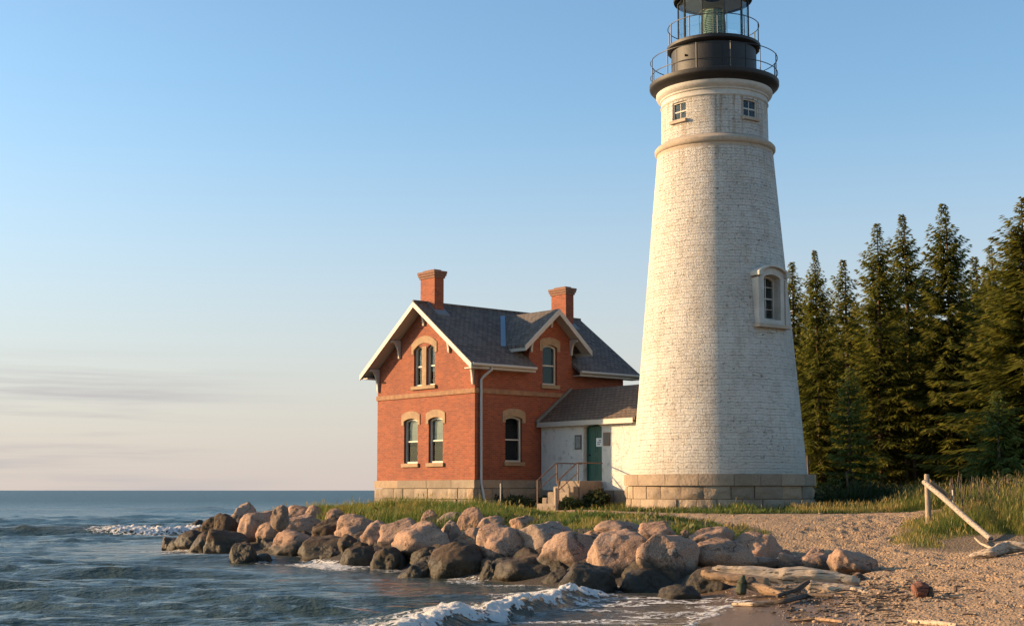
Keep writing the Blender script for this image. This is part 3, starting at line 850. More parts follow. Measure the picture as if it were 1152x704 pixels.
for P, u0, u1 in ((Pg, -0.08, GW+0.08), (Ps, 0.10, HL+0.08)):
    block_row(fb, P, u0, u1, 0.77, 1.09, -0.085, 0.3, 1.1, 2.4, 0.006)
    block_row(fb, P, u0, u1, -0.35, 0.36, -0.10, 0.3, 0.4, 0.75, 0.035)
    block_row(fb, P, u0, u1, 0.36, 0.77, -0.10, 0.3, 0.35, 0.85, 0.04)
fb.box(0.32, GW-0.28, -0.35, HL+0.05, GW+0.07, 1.085); fb.box(HL-0.2, 0.32, -0.35, HL+0.07, GW-0.3, 1.085)
fnd = fb.build("foundation", M['found'], house, smooth=40)
MB().box(0.9, -0.125, 0.12, 1.75, -0.05, 0.55).build("vent_opening", M['dark'], fnd)
# string course
sc = MB()
sc.box(-0.05, -0.05, 4.35, 0.03, GW+0.05, 4.53); sc.box(0.031, -0.05, 4.35, HL+0.03, 0.03, 4.53)
sc.box(0.031, GW-0.03, 4.35, HL+0.03, GW+0.05, 4.53)
sc.build("string_course", m_stone("tan_brick_band", (0.30, 0.155, 0.075), (0.22, 0.11, 0.055), 3.0, bump=0.8, dist=0.03), house, bevel=0.01)
for i, w_ in enumerate(wins_g): make_window(house, Pg, *w_, blind=0.5)
# upper pair shares one arched head
for w_ in wins_u: make_window(house, Pg, *w_, blind=0.5 if w_ is wins_u[1] else 0.6, sill=False, lintel=False, fw=0.06)
hd = MB(); hd.prism(lintel_poly(GW/2-0.69, GW/2+0.69, 6.50, 0.26, 0.28, 0.14), Pg, -0.03, 0.05)
hd.build("window_arch", M['lintel'], house, bevel=0.008)
MB().prism([(GW/2-0.80, 4.66), (GW/2+0.80, 4.66), (GW/2+0.80, 4.80), (GW/2-0.80, 4.80)], Pg, -0.09, 0.1).build("window_sill", M['lintel'], house, bevel=0.01)
MB().prism([(GW/2-0.14, 4.80), (GW/2+0.14, 4.80), (GW/2+0.14, 6.36), (GW/2-0.14, 6.36)], Pg, -0.018, 0.05).build("window_mullion", M['lintel'], house)
make_window(house, Ps, *wins_s[0], blind=0.0, glaz=0)
make_window(house, Ps, *win_d, blind=0.0)
# main roof
OX = OV+0.06
def slab(y0, z0, y1, z1, th, x0, x1):
    return MB().prism([(y0,z0),(y1,z1),(y1,z1-th),(y0,z0-th)], Px, x0, x1)
rf = slab(-OE, 5.47, GW/2, RID, 0.14, -OX, HL+OX)
rf.prism([(GW+OE,5.47),(GW/2+0.001,RID),(GW/2+0.001,RID-0.14),(GW+OE,5.33)], Px, -OX, HL+OX)
roof = rf.build("roof", M['shingle_x'])
boolean(roof, MB().box(XC-1.155, -1.5, 4, XC+1.155, 0.6, 9))
roof.parent = house
MB().tube([(-OX-0.01, GW/2, RID+0.0), (HL+OX+0.01, GW/2, RID+0.0)], 0.06, 8).build("ridge_cap", M['shingle_x'], roof)
for xx0, xx1 in ((-OX-0.025, -OX+0.03), (HL+OX-0.03, HL+OX+0.025)):
    for s_ in (0, 1):
        q = lambda y: GW-y if s_ else y
        MB().prism([(q(-OE-0.04), 5.42), (q(GW/2+(0 if s_ else 0.001)), RID-0.02), (q(GW/2+(0 if s_ else 0.001)), RID-0.235), (q(-OE-0.04), 5.205)], Px, xx0, xx1).build("rake_board", M['trim'], roof)
for xx0, xx1 in ((-OX+0.032, -0.003), (HL+0.003, HL+OX-0.032)):
    sf = MB()
    for s_ in (0, 1):
        q = lambda y: GW-y if s_ else y
        sf.prism([(q(-OE), 5.325), (q(GW/2), RID-0.145), (q(GW/2), RID-0.19), (q(-OE), 5.28)], Px, xx0, xx1)
    sf.build("soffit", M['trim'], roof)
def gutter(x0, x1, y, sgn):
    g = MB()
    g.box(x0, min(y, y+sgn*0.02), 5.24, x1, max(y, y+sgn*0.02), 5.44)
    g.tube([(x0, y-sgn*0.055, 5.385), (x1, y-sgn*0.055, 5.385)], 0.062, 10)
    ys = sorted((y+sgn*0.03, y+sgn*(OE-0.01)))
    g.box(x0, ys[0], 5.235, x1, ys[1], 5.275)
    return g.build("gutter", M['trim'], roof, smooth=40)
gutter(-OX+0.04, XC-1.2, -OE, 1); gutter(XC+1.2, HL+OX-0.04, -OE, 1); gutter(-OX+0.04, HL+OX-0.04, GW+OE, -1)
# brackets under the gable eaves
def bracket_poly(out, hgt):
    pts = [(0, 0), (0, -hgt), (-0.07, -hgt), (-0.09, -hgt*0.9)]
    for i in range(9):
        a = i/8*math.pi/2
        pts.append((-0.09-(out-0.16)*(1-math.cos(a)), -hgt*0.9+(hgt*0.9-0.1)*math.sin(a)))
    pts += [(-out, -0.1), (-out, 0)]
    return pts
for yb in (0.08, 1.55, GW/2, GW-1.55, GW-0.08):
    zt = RID-0.19-SL*abs(yb-GW/2)-0.03
    big = 0.95 if abs(yb-GW/2) > 3 else 0.72
    MB().prism([(x-0.004, z+zt) for x, z in bracket_poly(0.46, big)], lambda u, n, z: (u, yb+n, z), -0.045, 0.045).build("bracket", M['trim'], house)
# dormer gable
dr = MB()
dr.prism([(XC-D_HW, D_EZ), (XC, D_AP), (XC, D_AP-0.12), (XC-D_HW, D_EZ-0.12)], Ps, -0.5, 2.95)
dr.prism([(XC+D_HW, D_EZ), (XC+0.001, D_AP), (XC+0.001, D_AP-0.12), (XC+D_HW, D_EZ-0.12)], Ps, -0.5, 2.95)
droof = dr.build("dormer_roof", M['shingle_y'], house)
for s_ in (-1, 1):
    MB().prism([(XC+s_*(D_HW+0.03), D_EZ-0.03), (XC+s_*0.0005, D_AP-0.01), (XC+s_*0.0005, D_AP-0.24), (XC+s_*(D_HW+0.03), D_EZ-0.25)], Ps, -0.55, -0.495).build("rake_board", M['trim'], droof)
    MB().prism([(XC+s_*D_HW, D_EZ-0.125), (XC+s_*0.0005, D_AP-0.125), (XC+s_*0.0005, D_AP-0.16), (XC+s_*D_HW, D_EZ-0.16)], Ps, -0.49, -0.006).build("soffit", M['trim'], droof)
    MB().box(min(XC+s_*D_HW, XC+s_*(D_HW-0.03)), -0.48, D_EZ-0.24, max(XC+s_*D_HW, XC+s_*(D_HW-0.03)), 0.75, D_EZ-0.10).build("fascia", M['trim'], droof)
for xb, zt, hg in ((XC-1.08, D_AP-0.2-D_SL*1.08, 0.62), (XC, D_AP-0.2, 0.5), (XC+1.08, D_AP-0.2-D_SL*1.08, 0.62)):
    MB().prism([(x-0.006, z+zt) for x, z in bracket_poly(0.42, hg)], lambda u, n, z: (xb+n, u, z), -0.045, 0.045).build("bracket", M['trim'], house)
mr = lambda y: 5.47+SL*(y+OE)
for s_ in (-1, 1):
    a = (XC+s_*D_HW*1.0, (D_EZ-5.47)/SL-OE); b = (XC, (D_AP-5.47)/SL-OE)
    v_ = []
    for dz in (0.006, 0.022):
        for (x, y) in (a, b, (b[0]+s_*0.26, b[1]), (a[0]+s_*0.26, a[1])): v_.append((x, y, mr(y)+dz))
    MB().add(v_, [(0,1,2,3),(7,6,5,4),(0,4,5,1),(1,5,6,2),(2,6,7,3),(3,7,4,0)]).build("valley_flashing", M['zinc'], roof)
# chimneys
def chimney(x0, x1):
    y0, y1 = GW/2-0.47, GW/2+0.47
    c = MB().box(x0, y0, 6.9, x1, y1, 9.12).build("chimney", M['brick'], roof, bevel=0.012)
    k = MB(); k.box(x0-0.035, y0-0.035, 9.08, x1+0.05, y1+0.05, 9.17); k.box(x0-0.07, y0-0.07, 9.172, x1+0.09, y1+0.09, 9.26)
    k.box(x0-0.10, y0-0.10, 9.262, x1+0.10, y1+0.10, 9.36); k.box(x0+0.05, y0+0.1, 9.362, x1-0.05, y1-0.1, 9.43)
    k.build("chimney_cap", simple("sooty_brick", (0.20, 0.10, 0.065), 0.9, 0.4, 6, 0.4), c, bevel=0.012)
    fl = MB()
    fl.prism([(y0-0.28, RID-SL*0.47-0.36+0.18), (GW/2, RID+0.07), (y1+0.28, RID-SL*0.47-0.36+0.18), (y1+0.28, 7.2), (y0-0.28, 7.2)], Px, x0-0.06, x1+0.10)
    fl.build("chimney_flashing", simple("lead_flashing", (0.14, 0.15, 0.16), 0.6, 0.2, 5), c)
chimney(0.14, 0.60); chimney(7.28, 7.74)
# downspout
ds = MB()
ds.tube([(0.42, -OE-0.05, 5.32), (0.42, -OE-0.04, 5.22), (0.30, -0.16, 4.98), (0.24, -0.09, 4.86), (0.24, -0.10, 0.95), (0.25, -0.17, 0.72), (0.30, -0.20, 0.4), (0.34, -0.24, 0.12), (0.36, -0.34, 0.02)], 0.05, 10)
ds.build("downspout", M['pipe'], house, smooth=60)

# ------------------------------------------------------------------ the passage between house and tower
o = Vector((-1.41, 52.0)); ex = Vector((0.757, 0.653)); ey = Vector((-0.653, 0.757))
def loc(x, y): q = o+ex*x+ey*y; return q.x, q.y
ax_, ay_ = loc(3.34, 0)
annex = empty("entrance_passage", (ax_, ay_, GROUND), HROT, "low whitewashed passage with shingled roof joining house and lighthouse", "building")
AD, AL = 3.16, 5.6
aw = MB().prism([(0,-0.3),(AD,-0.3),(AD,3.42),(AD/2,4.56),(0,3.42)], lambda u, n, z: (u, n, z), -0.055, -AL).build("wall", M['annex'])
Pa = lambda u, n, z: (n, u, z)
DC = -2.95
ca = MB(); ca.prism(arch_poly(DC-0.50, DC+0.50, 1.05, 3.22, 0.16), Pa, -0.3, 0.32)
boolean(aw, ca); aw.parent = annex
ar = MB()
ar.prism([(-0.22,3.36),(AD/2,4.72),(AD/2,4.60),(-0.22,3.24)], lambda u, n, z: (u, n, z), -0.06, -AL+0.2)
ar.prism([(AD+0.22,3.36),(AD/2+0.001,4.72),(AD/2+0.001,4.60),(AD+0.22,3.24)], lambda u, n, z: (u, n, z), -0.06, -AL+0.2)
aroof = ar.build("roof", M['shingle_a'], annex)
ag = MB(); ag.box(-0.25, -AL+0.3, 3.15, -0.20, -0.06, 3.335); ag.box(-0.195, -AL+0.3, 3.155, -0.003, -0.06, 3.19)
ag.build("fascia", M['trim'], aroof)
sf_ = MB(); sf_.prism([(-0.3,3.42),(AD/2,4.80),(AD/2,4.70),(-0.3,3.30)], lambda u, n, z: (u, n, z), -0.058, -0.16)
sf_.build("wall_flashing", simple("mossy_flashing", (0.16, 0.15, 0.13), 0.85, 0.5, 9, 0.3), aroof)
ab = MB(); random.seed(5)
block_row(ab, Pa, -4.75, -0.06, -0.3, 0.72, -0.075, 0.05, 0.4, 0.8, 0.02)
ab.build("foundation", M['found'], annex, bevel=0.025)
dm = MB().prism(arch_poly(DC-0.435, DC+0.435, 1.06, 3.155, 0.14), Pa, 0.20, 0.25).build("door", M['door'], annex, bevel=0.006)
dp = MB()
for z0, z1 in ((1.2, 1.95), (2.1, 2.95)):
    for u0, u1 in ((DC-0.36, DC-0.04), (DC+0.04, DC+0.36)):
        dp.ring([(u0,z0),(u1,z0),(u1,z1),(u0,z1)], [(u0+0.03,z0+0.03),(u1-0.03,z0+0.03),(u1-0.03,z1-0.03),(u0+0.03,z1-0.03)], Pa, 0.188, 0.2)
dp.build("door_panel", M['door'], dm)
MB().tube([Pa(DC+0.36, 0.14, 2.03), Pa(DC+0.36, 0.2, 2.03)], 0.035, 10).build("handle", M['iron'], dm)
df = MB(); df.ring(arch_poly(DC-0.497, DC+0.497, 1.052, 3.217, 0.158), arch_poly(DC-0.43, DC+0.43, 1.06, 3.15, 0.14), Pa, 0.17, 0.26)
df.build("door_frame", M['door'], dm)
# notices
sg = empty("door_notice", (*loc(3.34+0.186, DC-0.18), GROUND+2.5), HROT, "small white notice pinned to the green door", "sign")
MB().box(-0.012, -0.16, -0.16, 0, 0.16, 0.16).build("plate", M['white'], sg)
wr = MB(); wr.box(-0.0145, -0.10, 0.05, -0.012, 0.02, 0.09); wr.box(-0.0145, -0.11, -0.02, -0.012, 0.10, 0.01); wr.box(-0.0145, -0.06, -0.09, -0.012, 0.10, -0.06)
wr.build("lettering", M['ink'], sg)
def plaque(y, z, w, h, frame, face, label):
    e = empty("wall_plaque", (*loc(3.34-0.002, y), GROUND+z), HROT, label, "plaque")
    MB().box(-0.03, -w/2, -h/2, 0, w/2, h/2).build("plate", frame, e, bevel=0.004)
    MB().box(-0.034, -w/2+0.05, -h/2+0.05, -0.030, w/2-0.05, h/2-0.05).build("panel", face, e)
plaque(-2.18, 2.52, 0.36, 0.55, M['plaque'], simple("grey_photo_panel", (0.2, 0.2, 0.19), 0.5, 0.7, 12), "grey framed plaque on the white wall left of the green door")
plaque(-3.72, 2.60, 0.34, 0.5, M['plaquebrown'], M['plaque'], "small brown plaque on the white wall right of the green door")

# ------------------------------------------------------------------ steps and handrails
sx, sy = loc(3.34, DC)
st = empty("stone_steps", (sx, sy, GROUND), HROT, "worn stone steps climbing to the green door of the passage", "steps")
MB().box(-1.25, -0.60, -0.3, -0.09, 0.56, 1.04).build("landing", M['steps'], st, bevel=0.03)
for k in range(4):
    x1 = -1.255-0.27*k
    random.seed(k)
    MB().box(x1-0.268, -0.58+random.uniform(-.03,.03), -0.3, x1, 0.54+random.uniform(-.03,.03), 0.84-0.21*k).build("step", M['steps'], st, bevel=0.03)
def handrail(y, label):
    hr = empty("handrail", (*loc(3.34-1.36, DC+y), GROUND), HROT, label, "handrail", "handrails beside the steps")
    r = MB(); r.tube([(1.30, 0, 1.70), (0, 0, 1.70), (-0.95, 0, 1.05)], 0.024, 8); r.tube([(0, 0, 1.32), (-0.95, 0, 0.68)], 0.018, 8)
    r.build("rail", M['rust'], hr, smooth=60)
    MB().tube([(0.04, 0, 0.95), (0.04, 0, 1.70)], 0.028, 8).build("post", M['rust'], hr)
    MB().tube([(-0.93, 0, -0.2), (-0.93, 0, 1.06)], 0.028, 8).build("post", M['rust'], hr)
handrail(-0.58, "rusty pipe handrail on the lighthouse side of the stone steps")
handrail(0.56, "rusty pipe handrail on the house side of the stone steps")
q = hit(633, 565)
pw = MB(); pw.tube([(0,0,-0.2),(0,0,0.75),(0,0,0.78)], [0.075,0.07,0.05], 10)
ob = pw.build("wooden_post", M['postwood'], None, smooth=50); ob.location = (*loc(3.34-2.45, DC-0.62), GROUND); tag(ob, "short pale wooden post at the foot of the steps", "post")
ob = MB().tube([(0,0,-0.2),(0,0,0.95)], 0.025, 8).build("metal_stake", M['pipe'], None); ob.location = (*loc(3.34-2.9, -1.0), GROUND); tag(ob, "thin grey stake standing in the grass left of the steps", "stake")

# ------------------------------------------------------------------ the lighthouse
TC = Vector(loc(4.92, -7.81))
face = math.atan2(TC.x, -TC.y*-1)
tower = empty("lighthouse", (TC.x, TC.y, GROUND), -math.atan2(TC.x, TC.y), "tall white tapered lighthouse with black gallery and glass lantern", "lighthouse")
tower.scale = (1.006, 1.006, 1.017)
sh = MB().lathe([(3.09,1.2),(2.09,12.52),(2.07,12.53),(1.93,12.95),(1.91,14.30),(1.91,14.85)], 128).build("shaft", M['tower'])
def frame_at(phi, r):
    a = R(phi); d_ = Vector((math.sin(a), -math.cos(a), 0)); tg = Vector((math.cos(a), math.sin(a), 0))
    return lambda u, n, z: tuple(d_*(r-n)+tg*u+Vector((0,0,z)))
PW = frame_at(45, 2.62)
P1 = frame_at(-40.5, 1.95); P2 = frame_at(41.5, 1.95)
cu = MB(); cutter(cu, P1, 0, 0.66, 13.62, 14.27, 0.01, 0.4); cutter(cu, P2, 0, 0.66, 13.62, 14.27, 0.01, 0.4)
cutter(cu, PW, 0, 0.82, 6.45, 8.0, 0.11, 0.7)
boolean(sh, cu); smooth_mesh(sh.data, 30); sh.parent = tower
for P in (P1, P2):
    w_ = make_window(tower, P, 0, 0.66, 13.62, 14.27, 0.01, glaz=1, blind=0, sill=False, lintel=False, fw=0.05, sash=M['surround'])
    MB().prism([(-0.38,13.50),(0.38,13.50),(0.38,13.61),(-0.38,13.61)], P, -0.06, 0.1).build("sill", M['towerstone'], w_, bevel=0.008)
# tall window with a hooded stone surround
sr = MB()
sr.ring(arch_poly(-0.60,0.60,6.30,8.24,0.17), arch_poly(-0.405,0.405,6.452,7.995,0.105), PW, -0.07, 0.5)
wsur = sr.build("window_surround", M['surround'], tower, bevel=0.012)
hd = MB(); hd.prism(lintel_poly(-0.60,0.60,8.25,0.17,0.085,0.17), PW, -0.20, 0.4)
hd.build("window_hood", M['surround'], wsur, bevel=0.012)
for s_ in (-1, 1):
    MB().prism([(s_*0.67-0.05,6.3),(s_*0.67+0.05,6.3),(s_*0.67+0.05,7.86),(s_*0.67-0.05,7.86)], PW, -0.11, 0.3).build("pilaster", M['surround'], wsur, bevel=0.01)
MB().prism([(-0.80,6.16),(0.80,6.16),(0.80,6.29),(-0.80,6.29)], PW, -0.2, 0.4).build("sill", M['towerstone'], wsur, bevel=0.012)
make_window(tower, frame_at(45, 2.50), 0, 0.80, 6.46, 7.98, 0.1, glaz=2, blind=0, sill=False, lintel=False, fw=0.07, depth=0.5, sash=M['surround'])
# stone rings
MB().lathe([(1.7,12.52),(2.075,12.52),(2.09,12.58),(2.09,12.64),(2.13,12.66),(2.17,12.72),(2.17,12.82),(2.12,12.88),(2.00,12.94),(1.91,13.0),(1.7,13.0)], 128).build("stone_band", M['towerstone'], tower, smooth=35)
MB().lathe([(1.6,14.34),(1.92,14.34),(1.95,14.38),(1.92,14.43),(1.92,14.55),(1.96,14.58),(1.97,14.63),(2.06,14.70),(2.10,14.78),(2.10,14.862),(1.6,14.862)], 128).build("cornice", M['surround'], tower, smooth=35)
# plinth of stone blocks
pl = MB(); random.seed(11)
def arc_block(mb, a0, a1, r0, r1, z0, z1, n=4):
    vs = []
    for i in range(n+1):
        a = a0+(a1-a0)*i/n
        for r, z in ((r0,z0),(r1,z0),(r1,z1),(r0,z1)): vs.append((r*math.sin(a), -r*math.cos(a), z))
    fs = [(0,1,2,3), tuple(4*n+i for i in (3,2,1,0))]
    for i in range(n):
        for k in range(4): l = (k+1) % 4; fs.append((4*i+k, 4*i+4+k, 4*i+4+l, 4*i+l))
    mb.add(vs, fs)
for z0, z1, lo, hi, jit, r in ((-0.35,0.40,0.20,0.30,0.03,3.33),(0.40,0.84,0.18,0.34,0.03,3.31),(0.84,1.235,0.26,0.42,0.006,3.37)):
    a = random.random()
    end = a+2*math.pi
    while a < end-0.02:
        w = random.uniform(lo, hi)
        if end-a-w < lo*0.7: w = end-a
        if jit > 0.01:
            rr_ = r-0.03+random.uniform(-jit, jit)
            rough_block(pl, lambda q_, n, z: ((rr_-n)*math.sin(q_), -(rr_-n)*math.cos(q_), z), a+0.004, a+w-0.004, z0, z1-0.022, 0.3, 0.06, random.uniform(0, 99), 8, 5)
        else:
            arc_block(pl, a+0.0025, a+w-0.0025, 2.9, r+random.uniform(-jit, jit), z0, z1-0.014)
        a += w
pl.lathe([(3.22,-0.3),(3.22,1.0)], 64)
pl.build("plinth", M['plinth'], tower, smooth=40)
# gallery
MB().lathe([(1.5,14.866),(2.12,14.866),(2.16,14.92),(2.26,15.00),(2.32,15.06),(2.34,15.10),(2.34,15.22),(2.31,15.235),(1.3,15.235)], 128).build("gallery_deck", M['ironwarm'], tower, smooth=35)
watch = MB().lathe([(1.53,15.237),(1.53,16.40),(1.4,16.40)], 96).build("watch_room", M['ironwarm'], tower, smooth=35)
wd = MB()
for k in range(10):
    a = 2*math.pi*(k+0.35)/10
    wd.prism([(-0.02,15.24),(0.02,15.24),(0.02,16.36),(-0.02,16.36)], frame_at(math.degrees(a), 1.53), -0.012, 0.02)
wd.hoop(1.535, 15.3, 0.03); wd.build("seam", M['ironwarm'], watch)
MB().box(-1.02,-1.24,15.98,-0.96,-1.12,16.04).build("vent", M['dark'], watch)
MB().lathe([(1.3,16.402),(1.56,16.402),(1.66,16.46),(1.70,16.50),(1.70,16.60),(1.67,16.615),(1.1,16.615)], 96).build("lantern_deck", M['ironwarm'], tower, smooth=35)
def railing(r, z0, h, n, hoops, off=0.0):
    g = MB()
    for q_ in hoops: g.hoop(r, z0+h*q_, 0.016)
    o_ = g.build("railing", M['iron'], tower, smooth=60)
    for k in range(n):
        a = 2*math.pi*(k+off)/n
        MB().tube([(r*math.sin(a), -r*math.cos(a), z0-0.02), (r*math.sin(a), -r*math.cos(a), z0+h+0.03)], 0.02, 8).build("rail_post", M['iron'], o_)
railing(2.29, 15.235, 0.86, 12, (1.0, 0.36), 0.5)
railing(1.65, 16.615, 0.72, 10, (1.0,), 0.15)
NL = 10
lant = MB()
LR = 1.27
pk = [(LR*math.sin(2*math.pi*(k+0.5)/NL), -LR*math.cos(2*math.pi*(k+0.5)/NL)) for k in range(NL)]
for x, y in pk: lant.tube([(x,y,16.615),(x,y,18.32)], 0.032, 6)
for z in (16.66, 18.28): lant.tube([(x,y,z) for x,y in pk+pk[:1]], 0.035, 6)
lantern = lant.build("lantern", M['iron'], tower)
gl = MB()
for k in range(NL):
    (x0,y0),(x1,y1) = pk[k], pk[(k+1) % NL]
    gl.add([(x0*.985,y0*.985,16.67),(x1*.985,y1*.985,16.67),(x1*.985,y1*.985,18.27),(x0*.985,y0*.985,18.27),(x0*.98,y0*.98,16.67),(x1*.98,y1*.98,16.67),(x1*.98,y1*.98,18.27),(x0*.98,y0*.98,18.27)],
           [(0,1,2,3),(7,6,5,4),(0,4,5,1),(1,5,6,2),(2,6,7,3),(3,7,4,0)])
gl.build("lantern_glass", M['lglass'], lantern)
MB().lathe([(1.0,18.42),(1.25,18.34),(1.42,18.31),(1.44,18.38),(1.2,18.72),(0.7,19.07),(0.25,19.22),(0.12,19.27),(0.12,19.42),(0.2,19.52),(0.12,19.67),(0.02,19.72)], 64).build("lantern_roof", M['ironwarm'], lantern, smooth=40)
MB().lathe([(0.05,18.49),(1.0,18.41),(1.22,18.32),(1.22,18.305),(0.05,18.45)], 48).build("ceiling", simple("lantern_ceiling", (0.42,0.38,0.34), 0.7, 0.2, 3), lantern, smooth=60)
# lens
lp = [(0.30,16.62),(0.34,16.75)]
for i in range(17):
    z = 16.80+i*0.066; b_ = 0.40+0.07*math.sin(math.pi*i/16)
    lp += [(b_, z), (b_-0.035, z+0.05)]
lp += [(0.3,17.98),(0.1,18.02)]
t = NT("lens_glass")
M['lens'] = t.fin((0.33, 0.42, 0.36), 0.08, None, IOR=1.5)
t.b.inputs["Transmission Weight"].default_value = 0.35
lens = MB().lathe(lp, 32).build("lens", M['lens'], tower, smooth=25)
lf = MB()
for k in range(8):
    a = 2*math.pi*k/8; lf.tube([(0.50*math.sin(a), -0.50*math.cos(a), 16.62), (0.50*math.sin(a), -0.50*math.cos(a), 17.95)], 0.014, 6)
lf.hoop(0.50, 16.80, 0.018, 32); lf.hoop(0.50, 17.92, 0.018, 32)
lf.build("lens_frame", simple("brass", (0.25,0.2,0.1), 0.4, 0.2, 4, 0, 0.8), lens)


# ------------------------------------------------------------------ boulders
DARK = {}
def rock_mesh(name, seed, facets=12, sharp=9.0, rough=0.10):
    rr = random.Random(seed)
    bm = bmesh.new(); bmesh.ops.create_icosphere(bm, subdivisions=5 if facets > 9 else 4, radius=1)
    pls = []
    for i in range(facets):
        v = Vector((rr.gauss(0,1), rr.gauss(0,1), rr.gauss(0,0.8))).normalized()
        pls.append((v, rr.uniform(0.60, 0.95)))
    off = Vector((rr.uniform(-50,50), rr.uniform(-50,50), rr.uniform(-50,50)))
    for v in bm.verts:
        d = v.co.normalized()
        s = 1.0
        for n, p in pls:
            c = d.dot(n)
            if c > 0.05: s += (c/p)**sharp
        r = s**(-1/sharp)
        r *= 1+rough*1.1*mnoise.noise(d*1.3+off)+rough*0.6*mnoise.noise(d*3.1+off)+rough*0.32*mnoise.noise(d*7.0+off)+rough*0.14*mnoise.noise(d*15+off)
        v.co = d*r
    # fill the unit box
    for k in range(3):
        lo = min(v.co[k] for v in bm.verts); hi = max(v.co[k] for v in bm.verts)
        for v in bm.verts: v.co[k] = (v.co[k]-lo)/(hi-lo)-0.5
    me = bpy.data.meshes.new(name); bm.to_mesh(me); bm.free()
    smooth_mesh(me, 180)
    me.materials.append(M['rock'])
    dk = me.copy(); dk.materials.clear(); dk.materials.append(M['darkrock'])
    DARK[me.name] = dk
    return me
ROUND = [rock_mesh("boulder", 100+i, 14, 24.0, 0.13) for i in range(8)]
ANG = [rock_mesh("boulder", 200+i, 12, 40.0, 0.11) for i in range(8)]
